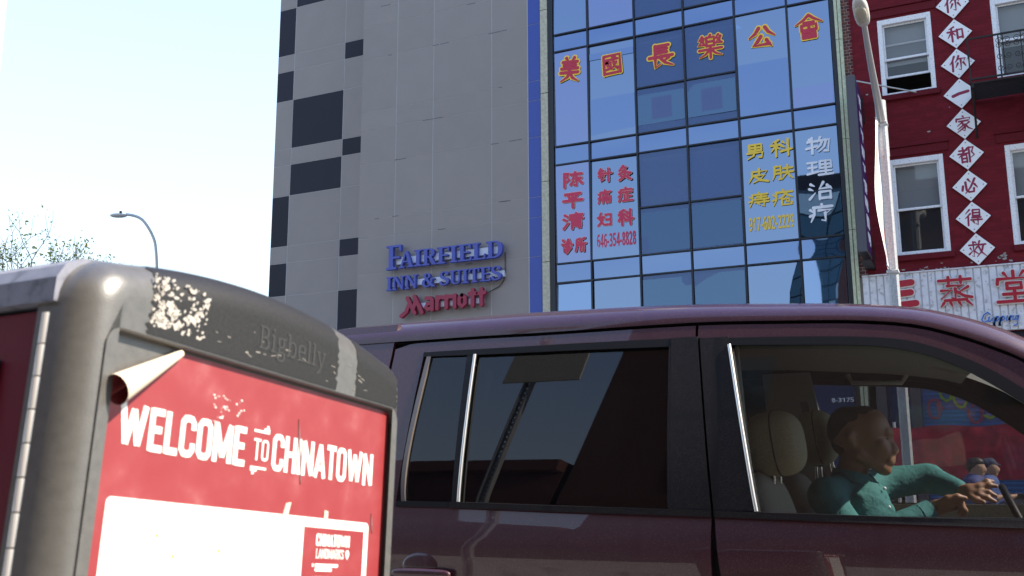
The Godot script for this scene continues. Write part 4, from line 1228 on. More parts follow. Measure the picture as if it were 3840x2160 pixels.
func flank(y: float) -> float:   # how far the skin stands in from SIDE at a height
	if y < 1.10:
		var t := (1.10 - y) / 0.7
		var crease := 0.012 * exp(-pow((y - 0.985) / 0.035, 2.0))
		return 0.004 + 0.05 * t * t - 0.032 * (1.0 - exp(-(1.10 - y) / 0.055)) - crease * 0.4
	return 0.004 + 0.165 * pow((y - 1.10) / 0.67, 1.3)

# a panel of the flank: f(s, t) gives x, y; stands out by off, is thick deep; side is +1 near, -1 far
func skin(side: float, f: Callable, nu: int, nv: int, off: float, thick: float) -> MB:
	var b := MB.new()
	var W := func(s: float, t: float, o: float) -> Vector3:
		var q: Vector2 = f.call(s, t)
		var z := SIDE - flank(q.y) + o
		return Vector3(q.x, q.y, z if side > 0 else 2 * CZ - z)
	b.grid(nu, nv, func(s: float, t: float) -> Vector3: return W.call(s, t, off), side < 0)
	b.grid(nu, nv, func(s: float, t: float) -> Vector3: return W.call(s, t, off - thick), side > 0, 1)
	for e in [0.0, 1.0]:
		b.grid(nu, 1, func(s: float, t: float) -> Vector3: return W.call(s, e, off - thick * t), (e == 0.0) != (side < 0), 2 + int(e))
		b.grid(1, nv, func(s: float, t: float) -> Vector3: return W.call(e, t, off - thick * s), (e == 1.0) != (side < 0), 4 + int(e))
	return b

func band(side: float, lo, hi, x0: float, x1: float, nu: int, nv: int, off: float, thick: float, l0 := 0.0, h0 := 0.0) -> MB:
	return skin(side, func(s: float, t: float) -> Vector2:
		var x := lerpf(x0, x1, s)
		var a: float = (cv(lo, x) if lo is Array else lo) + l0
		var c: float = (cv(hi, x) if hi is Array else hi) + h0
		return Vector2(x, lerpf(a, maxf(a + 0.001, c), t)), nu, nv, off, thick)

func slab(side: float, xb0: float, xb1: float, yb: float, xt0: float, xt1: float, yt: float, off: float, thick: float) -> MB:   # strip between two slanting edges
	return skin(side, func(s: float, t: float) -> Vector2: return Vector2(lerpf(lerpf(xb0, xb1, s), lerpf(xt0, xt1, s), t), lerpf(yb, yt, t)), 3, 12, off, thick)

func build_pickup() -> void:
	var dust := noise("dust", 0.35, 3, [[0.0, Color(0.62, 0.55, 0.5, 0.0)], [0.62, Color(0.62, 0.55, 0.5, 0.006)], [0.76, Color(0.62, 0.55, 0.5, 0.04)], [0.82, Color(0.70, 0.64, 0.58, 0.55)], [1.0, Color(0.75, 0.7, 0.65, 0.7)]], 1024)
	var paint := mat("maroon_paint", Color(0.042, 0.0075, 0.014), 0.45, 0.1)
	paint.clearcoat_enabled = true
	paint.clearcoat = 0.9
	paint.clearcoat_roughness = 0.015
	paint.detail_enabled = true
	paint.detail_albedo = dust
	paint.uv1_triplanar = true
	paint.uv1_world_triplanar = true
	paint.uv1_scale = Vector3.ONE * 1.3
	var black := mat("satin_black", Color(0.012, 0.012, 0.013), 0.36)
	black.metallic_specular = 0.32
	black.detail_enabled = true
	black.detail_albedo = dust
	black.uv1_triplanar = true
	black.uv1_world_triplanar = true
	black.uv1_scale = Vector3.ONE * 1.7
	var rubber := mat("rubber", Color(0.012, 0.012, 0.013), 0.5)
	rubber.metallic_specular = 0.3
	var chrome := mat("chrome", Color(0.75, 0.73, 0.70), 0.16, 1.0)
	var dark_glass := pane("privacy_glass", Color(0.004, 0.004, 0.005), 0.88, 0.015)
	var clear_glass := pane("door_glass", Color(0.012, 0.018, 0.015), 0.25, 0.01)
	var shield_glass := pane("windscreen_glass", Color(0.015, 0.022, 0.018), 0.10, 0.01)
	var cream := grain(mat("cream_trim", Color(0.42, 0.40, 0.30), 0.8), noise("fine", 0.03, 5, []), 4.0)
	var tan := grain(mat("headrest_tan", Color(0.36, 0.34, 0.22), 0.75), noise("fine", 0.03, 5, []), 6.0)
	var lining := mat("headliner", Color(0.36, 0.36, 0.33), 0.95)
	var o := thing("pickup_truck", "dusty maroon four-door pickup truck standing at the kerb with a driver inside", "pickup truck", Vector3(-1.3, ROAD, CZ))

	for side in [1.0, -1.0]:
		# cab side, pillars and flank behind the doors
		part("bed_side", band(side, 0.50, BELT, -4.1, -2.215, 24, 8, 0.0, 0.03, 0.0, 0.03), paint, o)
		var cp := skin(side, func(s: float, t: float) -> Vector2:
			var y := lerpf(1.19, 1.86, t)
			return Vector2(lerpf(-3.05 + 0.55 * pow(t, 0.6), -2.215 + 0.02 * t, s), y), 8, 12, 0.0, 0.03)
		part("rear_pillar", cp, paint, o)
		# doors: lower skins
		var rd := part("rear_door", band(side, 0.46, BELT, -2.205, -0.8635, 40, 14, 0.0, 0.035, 0.0, -0.021), paint, o)
		var fd := part("front_door", skin(side, func(s: float, t: float) -> Vector2:
			var y := lerpf(0.46, cv(BELT, lerpf(-0.85, 0.62, s)) - 0.021, t)
			return Vector2(lerpf(-0.853 + 0.02 * (1.105 - y) / 0.19, 0.62, s), y), 40, 14, 0.0, 0.035), paint, o)
		rd.set_meta("label", "maroon rear door with dark privacy glass")
		# window surrounds in body colour
		part("door_frame", skin(side, func(s: float, t: float) -> Vector2:
			var x := lerpf(-2.185, -0.935, s)
			return Vector2(x, lerpf(cv(TRIM_TOP, x), cv(GROOVE, x) - 0.012 - 0.02 * exp(-pow((x + 2.19) / 0.05, 2.0)), t)), 40, 4, 0.0, 0.03), paint, rd)
		part("door_frame", band(side, TRIM_TOP, GROOVE, -0.925, 0.5, 40, 4, 0.0, 0.03, 0.0, -0.012), paint, fd)
		part("door_frame", slab(side, -2.20, -2.075, 1.13, -2.185, -2.045, 1.731, 0.0, 0.03), paint, rd)
		# black trim round the glass
		part("window_trim", band(side, GLASS_TOP, TRIM_TOP, -2.045, -1.015, 30, 2, 0.004, 0.03), rubber, rd)
		part("window_trim", band(side, GLASS_TOP, TRIM_TOP, -0.815, 0.46, 40, 2, 0.004, 0.03), rubber, fd)
		part("belt_strip", band(side, BELT, BELT, -2.07, -1.845, 8, 2, 0.006, 0.025, -0.021, 0.0), rubber, rd)
		part("belt_strip", band(side, BELT, BELT, -1.84, -0.862, 24, 2, 0.012, 0.03, -0.021, 0.0), black, rd)
		part("belt_strip", band(side, BELT, BELT, -0.853, 0.6, 30, 2, 0.012, 0.03, -0.021, 0.0), black, fd)
		part("pillar_cover", slab(side, -1.004, -0.8635, 1.126, -1.021, -0.925, 1.722, 0.006, 0.03), black, rd)
		part("pillar_cover", slab(side, -0.855, -0.722, 1.125, -0.917, -0.817, 1.714, 0.006, 0.03), black, fd)
		for q in [[-0.7165, 1.124, -0.8115, 1.684, fd], [-1.803, 1.149, -1.809, 1.708, rd]]:   # rounded bright channel
			var tb := MB.new()
			var pts := []
			for k in 13:
				var y := lerpf(q[1], q[3], k / 12.0)
				var zz := SIDE - flank(y) + 0.006
				pts.append(Vector3(lerpf(q[0], q[2], k / 12.0), y, zz if side > 0 else 2 * CZ - zz))
			tb.tube(pts, 0.0065, 10)
			part("bright_strip", tb, mat("bright_channel", Color(0.78, 0.76, 0.72), 0.28, 0.8), q[4])
		part("bright_strip", slab(side, -1.0105, -1.0045, 1.132, -1.0275, -1.0215, 1.69, 0.006, 0.03), black, rd)
		# quarter light: rounded at the lower corner, with a bright rear edge
		part("bright_edge", skin(side, func(s: float, t: float) -> Vector2:
			var y := lerpf(1.15, 1.712, t)
			var x := -2.060 + 0.050 * t + 0.03 * pow(1.0 - t, 6.0)
			return Vector2(x - 0.017 * (1.0 - s), y), 2, 20, 0.006, 0.02), mat("edge_rubber", Color(0.16, 0.14, 0.13), 0.25, 0.3), rd)
		part("quarter_glass", skin(side, func(s: float, t: float) -> Vector2:
			var y := lerpf(1.148, 1.713, t)
			var x0 := -2.060 + 0.050 * t + 0.03 * pow(1.0 - t, 6.0)
			return Vector2(lerpf(x0, -1.835, s), y), 8, 16, -0.006, 0.004), dark_glass, rd)
		part("divider_bar", slab(side, -1.834, -1.806, 1.149, -1.846, -1.812, 1.709, 0.002, 0.02), black, rd)
		part("window_glass", skin(side, func(s: float, t: float) -> Vector2:
			var x := lerpf(lerpf(-1.80, -1.806, t), lerpf(-1.006, -1.022, t), s)
			return Vector2(x, lerpf(cv(BELT, x) - 0.01, cv(GLASS_TOP, x) + 0.004, t)), 24, 16, -0.012, 0.004), dark_glass, rd)
		part("window_glass", skin(side, func(s: float, t: float) -> Vector2:
			var x := lerpf(lerpf(-0.716, -0.81, t), 0.46, s)
			var y1 := maxf(cv(GLASS_TOP, x) + 0.004, 1.10)
			return Vector2(x, lerpf(cv(BELT, x) - 0.012, y1, t)), 36, 16, -0.012, 0.004), clear_glass, fd)
		# rear door handle in its bowl
		var z := SIDE + 0.026 if side > 0 else 2 * CZ - SIDE - 0.026
		var bowl := MB.new()
		bowl.blob(Vector3(-1.945, 0.918, z - side * 0.004), Vector3(0.078, 0.052, 0.012), 2.0, 24, 12)
		part("handle_bowl", bowl, paint, rd)
		var hd := MB.new()
		hd.blob(Vector3(-1.93, 0.893, z + side * 0.018), Vector3(0.125, 0.020, 0.017), 3.5, 24, 12)
		part("handle", hd, paint, rd)
		var hf := MB.new()
		hf.blob(Vector3(-0.70, 0.893, z + side * 0.018), Vector3(0.125, 0.020, 0.017), 3.5, 24, 12)
		part("handle", hf, paint, fd)
		# dark gap behind the door joints, and the inside of the doors
		part("door_jamb", skin(side, func(s: float, t: float) -> Vector2: return Vector2(lerpf(-2.3, 0.66, s), lerpf(0.45, 1.09, t)), 20, 8, -0.04, 0.01), rubber, o)
		part("jamb_rail", band(side, TRIM_TOP, GROOVE, -2.3, 0.5, 40, 3, -0.034, 0.01, 0.0, 0.03), rubber, o)
		part("pillar_core", slab(side, -1.02, -0.72, 1.0, -1.03, -0.81, 1.74, -0.03, 0.012), rubber, o)
		part("pillar_trim", slab(side, -1.03, -0.715, 1.0, -1.03, -0.80, 1.74, -0.045, 0.02), mat("pillar_grey", Color(0.20, 0.20, 0.18), 0.9), o)
		part("door_lining", skin(side, func(s: float, t: float) -> Vector2: return Vector2(lerpf(-2.2, 0.55, s), lerpf(0.5, 1.11, t)), 20, 6, -0.06, 0.03), cream, o)
		# roof rail outside the groove, then the screen pillar
		var gz := func(x: float, k: float) -> Vector3:
			var yg := cv(GROOVE, x)
			var yr := cv(ROOF, x)
			var y := lerpf(yg, yr, sin(k * PI / 2))
			var zz := SIDE - flank(yg) + 0.004 - (0.175 + 0.02 * k) * (1.0 - cos(k * PI / 2))
			return Vector3(x, y, zz if side > 0 else 2 * CZ - zz)
		var rail := MB.new()
		rail.grid(60, 8, func(s: float, t: float) -> Vector3: return gz.call(lerpf(-2.55, 0.70, s), t), side < 0)
		part("roof_rail", rail, paint, o)
		var inner := MB.new()
		inner.grid(30, 3, func(s: float, t: float) -> Vector3:
			var x := lerpf(-0.2, 0.68, s)
			var p: Vector3 = gz.call(x, 1.0)
			return p + Vector3(-0.05 * t, -0.075 * t, -side * 0.03 * t), side > 0)
		part("pillar_lining", inner, lining, o)
		# wheels
		for wx in [-3.25, -0.15 + 0.0]:
			var xw: float = wx + (0.0 if wx < -1 else 0.72)
			var tyre := MB.new()
			var rings := []
			for q in [[0.25, 0.10], [0.345, 0.115], [0.37, 0.09], [0.37, -0.09], [0.345, -0.115], [0.25, -0.10]]:
				var ring := []
				for k in 32: ring.append(Vector3(xw + cos(TAU * k / 32) * q[0], ROAD + 0.37 + sin(TAU * k / 32) * q[0], (z - side * 0.13) + side * q[1]))
				rings.append(ring)
			tyre.loft(rings)
			var wl := part("wheel", tyre, rubber, o)
			var rim := MB.new()
			var r1 := []
			for k in 32: r1.append(Vector3(xw + cos(TAU * k / 32) * 0.255, ROAD + 0.37 + sin(TAU * k / 32) * 0.255, z - side * 0.05))
			rim.fan(r1, Vector3(xw, ROAD + 0.37, z - side * 0.02), side < 0)
			for k in 5:
				var a := TAU * k / 5
				rim.tube([Vector3(xw, ROAD + 0.37, z - side * 0.03), Vector3(xw + cos(a) * 0.24, ROAD + 0.37 + sin(a) * 0.24, z - side * 0.035)], 0.03, 6)
			part("rim", rim, mats["galvanised"], wl)
	# roof skin and lining between the rails
	var roof := MB.new()
	roof.grid(50, 14, func(s: float, t: float) -> Vector3:
		var w := lerpf(-0.80 + 0.195, 0.80 - 0.195, t) / 0.605
		var x := lerpf(-2.55, 0.0 - 0.10 * w * w, s)
		return Vector3(x, cv(ROOF, x) + 0.022 * (1.0 - w * w), CZ - w * (SIDE - flank(1.775) + 0.004 - 0.195 - CZ)))
	part("roof", roof, paint, o)
	var hl := MB.new()
	hl.grid(30, 10, func(s: float, t: float) -> Vector3:
		var w := t * 2.0 - 1.0
		var x := lerpf(-2.45, -0.03 - 0.10 * w * w, s)
		return Vector3(x, cv(ROOF, x) - 0.055 - 0.06 * pow(absf(w), 4.0), CZ - w * 0.80), true)
	part("headliner", hl, lining, o)
	var shield := MB.new()
	shield.grid(20, 12, func(s: float, t: float) -> Vector3:
		var w := s * 2.0 - 1.0
		var x := lerpf(-0.06 - 0.05 * w * w, 0.78 - 0.10 * w * w, t)
		var y := lerpf(cv(ROOF, -0.06) - 0.008, 1.17, t) + 0.045 * sin(PI * t)
		return Vector3(x, y, CZ - w * lerpf(0.60, 0.72, t)))
	part("windscreen", shield, shield_glass, o)
	var hood := MB.new()
	hood.grid(16, 12, func(s: float, t: float) -> Vector3:
		var w := s * 2.0 - 1.0
		var x := lerpf(0.68 + 0.06 * (1 - w * w), 1.62, t)
		return Vector3(x, 1.165 - 0.10 * t - 0.05 * t * t - 0.03 * pow(w, 4.0), CZ - w * 0.95))
	part("bonnet", hood, paint, o)
	for side in [1.0, -1.0]:
		part("front_wing", skin(side, func(s: float, t: float) -> Vector2:
			var x := lerpf(0.63, 1.62, s)
			return Vector2(x, lerpf(0.46 + maxf(0.0, 0.42 - 2.2 * pow(x - 0.57, 2.0)), 1.12 - 0.13 * s, t)), 20, 8, 0.0, 0.03), paint, o)
	boxpart("front_bumper", Vector3(1.45, 0.42, CZ - 0.95), Vector3(1.72, 1.0, CZ + 0.95), black, o, 0.05)
	boxpart("rear_bumper", Vector3(-4.25, 0.50, CZ - 0.9), Vector3(-4.08, 0.75, CZ + 0.9), black, o, 0.04)
	boxpart("tailgate", Vector3(-4.12, 0.76, CZ - 0.93), Vector3(-4.05, 1.17, CZ + 0.93), paint, o, 0.01)
	boxpart("bed_floor", Vector3(-4.05, 0.62, CZ - 0.9), Vector3(-2.62, 0.68, CZ + 0.9), black, o)
	boxpart("cab_back", Vector3(-2.60, 0.5, CZ - 0.90), Vector3(-2.52, 1.25, CZ + 0.90), paint, o)
	var rw := MB.new()
	rw.quad(Vector3(-2.58, 1.25, CZ + 0.75), Vector3(-2.58, 1.25, CZ - 0.75), Vector3(-2.53, 1.84, CZ - 0.66), Vector3(-2.53, 1.84, CZ + 0.66))
	part("rear_window", rw, dark_glass, o)
	boxpart("cab_floor", Vector3(-2.5, 0.42, CZ - 0.88), Vector3(0.9, 0.48, CZ + 0.88), rubber, o)
	boxpart("chassis", Vector3(-4.0, 0.30, CZ - 0.45), Vector3(1.5, 0.41, CZ + 0.45), rubber, o)
	# seats
	for sx in [[-3.78, "near"], [-4.80 + 0.10, "far"]]:
		var sz: float = sx[0]
		var nearer: bool = sz > -4.0
		var back := MB.new()
		var tilt := Basis(Vector3(0, 0, 1), 0.20)
		back.blob(Vector3(-0.735 if nearer else -0.78, 0.90, sz), Vector3(0.085, 0.36, 0.25), 3.2, 28, 18, tilt)
		var st := part("seat_back", back, grain(mat("seat_cloth", Color(0.30, 0.29, 0.24), 0.9), noise("weave", 0.2, 2, [[0.0, 0.8], [1.0, 1.0]]), 8.0), o)
		var base := MB.new()
		base.blob(Vector3(-0.48, 0.60, sz), Vector3(0.30, 0.10, 0.25), 3.5, 28, 12)
		part("seat_base", base, mats["seat_cloth"], o)
		var hr := MB.new()
		var hc := Vector3(-0.735, 1.352, sz) if nearer else Vector3(-0.715, 1.405, sz + 0.1)
		hr.blob(hc, Vector3(0.102 if nearer else 0.085, 0.118, 0.135), 2.9, 32, 20, Basis(Vector3(0, 0, 1), 0.12))
		part("headrest", hr, tan, st)
		var seam := MB.new()
		var ring := []
		for k in 33:
			var a := TAU * k / 32
			ring.append(hc + Basis(Vector3(0, 0, 1), 0.12) * Vector3(0.012, 0.119 * signf(sin(a)) * pow(absf(sin(a)), 0.69), 0.136 * signf(cos(a)) * pow(absf(cos(a)), 0.69)))
		seam.tube(ring, 0.003, 5)
		part("piping", seam, rubber, st)
		for dz in [-0.06, 0.06]:
			var rod := MB.new()
			rod.tube([Vector3(hc.x - 0.005, 1.15, hc.z + dz), Vector3(hc.x, 1.28, hc.z + dz)], 0.007, 8)
			part("headrest_rod", rod, chrome, st)
	var rear := MB.new()
	rear.blob(Vector3(-2.2, 0.95, CZ), Vector3(0.10, 0.36, 0.70), 4.0, 28, 14, Basis(Vector3(0, 0, 1), 0.2))
	part("rear_seat", rear, mats["seat_cloth"], o)
	# dashboard and wheel
	var dash := MB.new()
	dash.grid(16, 14, func(s: float, t: float) -> Vector3:
		var w := s * 2.0 - 1.0
		var a := t * PI * 0.62
		return Vector3(0.62 - 0.46 * sin(a) + 0.04 * w * w, 0.80 + 0.31 * cos(a - 0.25) + 0.03 * cos(w * 2.2), CZ - w * 0.84))
	part("dashboard", dash, grain(mat("dash_grey", Color(0.13, 0.13, 0.11), 0.85), noise("fine", 0.03, 5, []), 5.0), o)
	var wheel := MB.new()
	var ring := []
	var wc := Vector3(0.08, 1.0, -4.72)
	for k in 37:
		var a := TAU * k / 36
		ring.append(wc + Vector3(-0.42 * sin(a) * 0.19, 0.19 * sin(a), 0.19 * cos(a)))
	wheel.tube(ring, 0.015, 10)
	part("steering_wheel", wheel, rubber, o)
	var col := MB.new()
	col.tube([wc, wc + Vector3(0.25, -0.06, 0)], 0.05, 10)
	for a in [0.0, PI * 0.8, PI * 1.2]: col.tube([wc, wc + Vector3(-0.42 * cos(a) * -0.17, -0.17 * cos(a), 0.17 * sin(a))], 0.016, 6)
	part("steering_column", col, rubber, o)
	# grab handle over the far door and the seat belt
	var grab := MB.new()
	grab.tube([Vector3(-0.62, 1.715, -5.03), Vector3(-0.60, 1.675, -5.0), Vector3(-0.38, 1.665, -5.0), Vector3(-0.36, 1.70, -5.03)], 0.011, 8)
	part("grab_handle", grab, lining, o)
	var belt := MB.new()
	belt.grid(2, 10, func(s: float, t: float) -> Vector3: return Vector3(lerpf(-0.84, -0.70, t) + 0.04 * (s - 0.5), lerpf(1.60, 1.10, t), lerpf(-5.06, -4.72, t) + 0.02 * (s - 0.5)))
	part("seat_belt", belt, mat("belt_grey", Color(0.12, 0.12, 0.11), 0.8), o)


# ------------------------------------------------------------------ the driver
func build_driver() -> void:
	var o := thing("person", "driver in a teal shirt with both hands raised before the steering wheel", "person", Vector3(-0.6, 0.70, -4.45))
	var skin_m := grain(mat("skin", Color(0.27, 0.145, 0.085), 0.5), noise("pores", 0.06, 4, [[0.0, 0.86], [1.0, 1.0]]), 6.0)
	skin_m.subsurf_scatter_enabled = true
	skin_m.subsurf_scatter_strength = 0.12
	var V := func(x: float, y: float, z: float) -> Vector3: return Vector3(x, y, z)
	var zh := -4.42
	var body := MB.new()
	# head, neck, torso and limbs
	var head := [
		[V.call(-0.548, 1.432, zh), V.call(-0.478, 1.436, zh), 0.088, 0.080], [V.call(-0.56, 1.40, zh), V.call(-0.49, 1.40, zh), 0.072, 0.075],
		[V.call(-0.468, 1.40, zh), V.call(-0.452, 1.335, zh), 0.066, 0.056],
		[V.call(-0.515, 1.325, zh + 0.050), V.call(-0.435, 1.272, zh + 0.014), 0.026, 0.024], [V.call(-0.515, 1.325, zh - 0.050), V.call(-0.435, 1.272, zh - 0.014), 0.026, 0.024],
		[V.call(-0.428, 1.268, zh), V.call(-0.422, 1.262, zh), 0.024, 0.020],
		[V.call(-0.402, 1.392, zh), V.call(-0.381, 1.343, zh), 0.011, 0.013], [V.call(-0.388, 1.336, zh + 0.011), V.call(-0.388, 1.336, zh - 0.011), 0.010, 0.010],
		[V.call(-0.403, 1.412, zh + 0.034), V.call(-0.398, 1.414, zh + 0.008), 0.012, 0.012], [V.call(-0.403, 1.412, zh - 0.034), V.call(-0.398, 1.414, zh - 0.008), 0.012, 0.012],
		[V.call(-0.432, 1.362, zh + 0.045), V.call(-0.425, 1.345, zh + 0.035), 0.024, 0.022], [V.call(-0.432, 1.362, zh - 0.045), V.call(-0.425, 1.345, zh - 0.035), 0.024, 0.022],
		[V.call(-0.404, 1.308, zh + 0.018), V.call(-0.400, 1.309, zh), 0.008, 0.009], [V.call(-0.404, 1.308, zh - 0.018), V.call(-0.400, 1.309, zh), 0.008, 0.009],
		[V.call(-0.405, 1.296, zh + 0.015), V.call(-0.402, 1.295, zh), 0.008, 0.009], [V.call(-0.405, 1.296, zh - 0.015), V.call(-0.402, 1.295, zh), 0.008, 0.009],
		[V.call(-0.536, 1.412, zh + 0.080), V.call(-0.545, 1.392, zh + 0.088), 0.010, 0.011], [V.call(-0.545, 1.392, zh + 0.088), V.call(-0.532, 1.362, zh + 0.079), 0.010, 0.008],
		[V.call(-0.536, 1.412, zh - 0.080), V.call(-0.545, 1.392, zh - 0.088), 0.010, 0.011], [V.call(-0.545, 1.392, zh - 0.088), V.call(-0.532, 1.362, zh - 0.079), 0.010, 0.008],
		[V.call(-0.535, 1.35, zh - 0.005), V.call(-0.565, 1.20, zh - 0.02), 0.056, 0.064],
	]
	flesh(body, head, 0.0045, 130.0)
	var frame := [
		[V.call(-0.555, 1.27, -4.435), V.call(-0.575, 1.15, -4.45), 0.055, 0.09], [V.call(-0.575, 1.15, -4.46), V.call(-0.63, 0.82, -4.46), 0.10, 0.13],
		[V.call(-0.645, 1.160, -4.29), V.call(-0.52, 0.985, -4.21), 0.050, 0.043], [V.call(-0.52, 0.985, -4.21), V.call(-0.26, 1.103, -4.355), 0.040, 0.026],
		[V.call(-0.455, 1.195, -4.64), V.call(-0.285, 1.222, -4.68), 0.052, 0.042], [V.call(-0.285, 1.222, -4.68), V.call(-0.14, 1.178, -4.54), 0.040, 0.026],
		[V.call(-0.60, 0.78, -4.36), V.call(-0.16, 0.80, -4.34), 0.085, 0.06], [V.call(-0.60, 0.78, -4.58), V.call(-0.16, 0.80, -4.60), 0.085, 0.06],
		[V.call(-0.16, 0.80, -4.34), V.call(0.0, 0.55, -4.34), 0.056, 0.04], [V.call(-0.16, 0.80, -4.60), V.call(0.0, 0.55, -4.60), 0.056, 0.04], [V.call(-0.02, 0.53, -4.34), V.call(0.14, 0.53, -4.34), 0.035, 0.03], [V.call(-0.02, 0.53, -4.60), V.call(0.14, 0.53, -4.60), 0.035, 0.03],
	]
	flesh(body, frame, 0.014, 70.0)
	# near (right) hand: back of the hand up, fingers curled, thumb along the top
	var rh := [
		[V.call(-0.262, 1.102, -4.355), V.call(-0.235, 1.118, -4.372), 0.026, 0.027],
		[V.call(-0.235, 1.122, -4.36), V.call(-0.185, 1.138, -4.352), 0.022, 0.019], [V.call(-0.235, 1.114, -4.385), V.call(-0.180, 1.125, -4.40), 0.022, 0.019], [V.call(-0.235, 1.108, -4.365), V.call(-0.182, 1.118, -4.375), 0.020, 0.018],
	]
	for i in 4:
		var z0 := -4.345 - i * 0.019
		var y0 := 1.142 - i * 0.006
		var l: float = [0.034, 0.038, 0.035, 0.028][i]
		rh.append([V.call(-0.186, y0, z0), V.call(-0.186 + l, y0 - 0.006, z0 - 0.004), 0.0105, 0.0098])
		rh.append([V.call(-0.186 + l, y0 - 0.006, z0 - 0.004), V.call(-0.186 + l + 0.010, y0 - 0.032, z0 - 0.006), 0.0098, 0.009])
		rh.append([V.call(-0.176 + l, y0 - 0.032, z0 - 0.006), V.call(-0.190 + l, y0 - 0.045, z0 - 0.006), 0.009, 0.008])
	rh.append_array([[V.call(-0.232, 1.128, -4.342), V.call(-0.195, 1.150, -4.330), 0.015, 0.0125], [V.call(-0.195, 1.150, -4.330), V.call(-0.160, 1.157, -4.332), 0.0118, 0.0115], [V.call(-0.160, 1.157, -4.332), V.call(-0.132, 1.151, -4.338), 0.0112, 0.009]])
	flesh(body, rh, 0.0035, 260.0)
	# far (left) hand: open, fingers spread forward
	var lh := [
		[V.call(-0.142, 1.178, -4.54), V.call(-0.118, 1.177, -4.52), 0.025, 0.026],
		[V.call(-0.118, 1.184, -4.525), V.call(-0.083, 1.192, -4.515), 0.021, 0.016], [V.call(-0.118, 1.170, -4.515), V.call(-0.085, 1.165, -4.50), 0.021, 0.016],
	]
	var tips := [[-0.083, 1.199, -4.525, -0.054, 1.216, -4.53, -0.034, 1.214, -4.535], [-0.080, 1.190, -4.512, -0.046, 1.200, -4.515, -0.020, 1.196, -4.52], [-0.081, 1.176, -4.50, -0.050, 1.172, -4.50, -0.026, 1.158, -4.502], [-0.085, 1.162, -4.49, -0.056, 1.150, -4.488, -0.030, 1.136, -4.49]]
	for t in tips:
		lh.append([V.call(t[0], t[1], t[2]), V.call(t[3], t[4], t[5]), 0.0105, 0.0095])
		lh.append([V.call(t[3], t[4], t[5]), V.call(t[6], t[7], t[8]), 0.0093, 0.0078])
	lh.append_array([[V.call(-0.125, 1.162, -4.505), V.call(-0.098, 1.142, -4.478), 0.015, 0.012], [V.call(-0.098, 1.142, -4.478), V.call(-0.072, 1.134, -4.466), 0.0115, 0.0095]])
	flesh(body, lh, 0.0035, 260.0)
	part("body", body, skin_m, o)
	# eyes and brows
	for s in [1.0, -1.0]:
		var e := MB.new()
		e.blob(Vector3(-0.412, 1.387, zh + s * 0.031), Vector3(0.013, 0.0065, 0.013), 2.0, 12, 8)
		part("eye", e, mat("eye_dark", Color(0.05, 0.04, 0.035), 0.15), o)
		e = MB.new()
		e.tube([Vector3(-0.392, 1.411, zh + s * 0.014), Vector3(-0.394, 1.415, zh + s * 0.03), Vector3(-0.408, 1.410, zh + s * 0.048)], [0.003, 0.004, 0.002], 6)
		part("eyebrow", e, mat("hair_black", Color(0.012, 0.011, 0.012), 0.55), o)
	var hair := MB.new()
	flesh(hair, [[V.call(-0.553, 1.440, zh), V.call(-0.490, 1.458, zh), 0.087, 0.068], [V.call(-0.572, 1.405, zh), V.call(-0.572, 1.375, zh), 0.069, 0.058], [V.call(-0.520, 1.440, zh + 0.04), V.call(-0.512, 1.418, zh + 0.055), 0.040, 0.024], [V.call(-0.520, 1.440, zh - 0.04), V.call(-0.512, 1.418, zh - 0.055), 0.040, 0.024]], 0.006, 110.0)
	part("hair", hair, grain(mat("hair_short", Color(0.042, 0.030, 0.024), 0.8), noise("grit", 0.12, 3, []), 9.0), o)
	# shirt with folds
	var shirt := MB.new()
	var bones := [
		[V.call(-0.575, 1.115, -4.46), V.call(-0.62, 0.80, -4.46), 0.112, 0.155], [V.call(-0.545, 1.07, -4.45), V.call(-0.56, 0.90, -4.45), 0.115, 0.125],
		[V.call(-0.645, 1.165, -4.30), V.call(-0.48, 1.195, -4.62), 0.070, 0.068],
		[V.call(-0.645, 1.15, -4.29), V.call(-0.52, 0.985, -4.21), 0.066, 0.060], [V.call(-0.52, 0.985, -4.21), V.call(-0.285, 1.093, -4.335), 0.057, 0.043],
		[V.call(-0.455, 1.205, -4.64), V.call(-0.285, 1.228, -4.68), 0.070, 0.056], [V.call(-0.285, 1.228, -4.68), V.call(-0.165, 1.184, -4.565), 0.054, 0.040],
		[V.call(-0.52, 1.13, -4.42), V.call(-0.50, 0.95, -4.42), 0.105, 0.115],
	]
	for i in 4:   # folds round the far sleeve and across the chest
		var x := -0.42 + i * 0.055
		bones.append([V.call(x, 1.262, -4.66), V.call(x + 0.035, 1.19, -4.63), 0.012, 0.008])
	for i in 3:
		bones.append([V.call(-0.255 + i * 0.03, 1.252 - i * 0.018, -4.66 + i * 0.035), V.call(-0.25 + i * 0.03, 1.19 - i * 0.01, -4.65 + i * 0.035), 0.010, 0.007])
	for i in 5:   # slack cloth across the chest and round the waist
		var y := 1.16 - i * 0.04
		bones.append([V.call(-0.52 + 0.01 * i, y, -4.315 - 0.004 * i), V.call(-0.415, y - 0.055, -4.40), 0.010 + 0.002 * (i % 2), 0.016])
	for i in 3: bones.append([V.call(-0.60 + 0.05 * i, 1.06 - 0.03 * i, -4.235), V.call(-0.55 + 0.05 * i, 1.0, -4.20), 0.014, 0.010])
	flesh(shirt, bones, 0.009, 95.0)
	var teal := grain(mat("shirt_teal", Color(0.034, 0.185, 0.195), 0.85), noise("weave", 0.2, 2, []), 2.6, 0.55, noise("creases", 0.012, 4, [], 512, FastNoiseLite.TYPE_SIMPLEX))
	var sh := part("shirt", shirt, teal, o)
	var collar := MB.new()
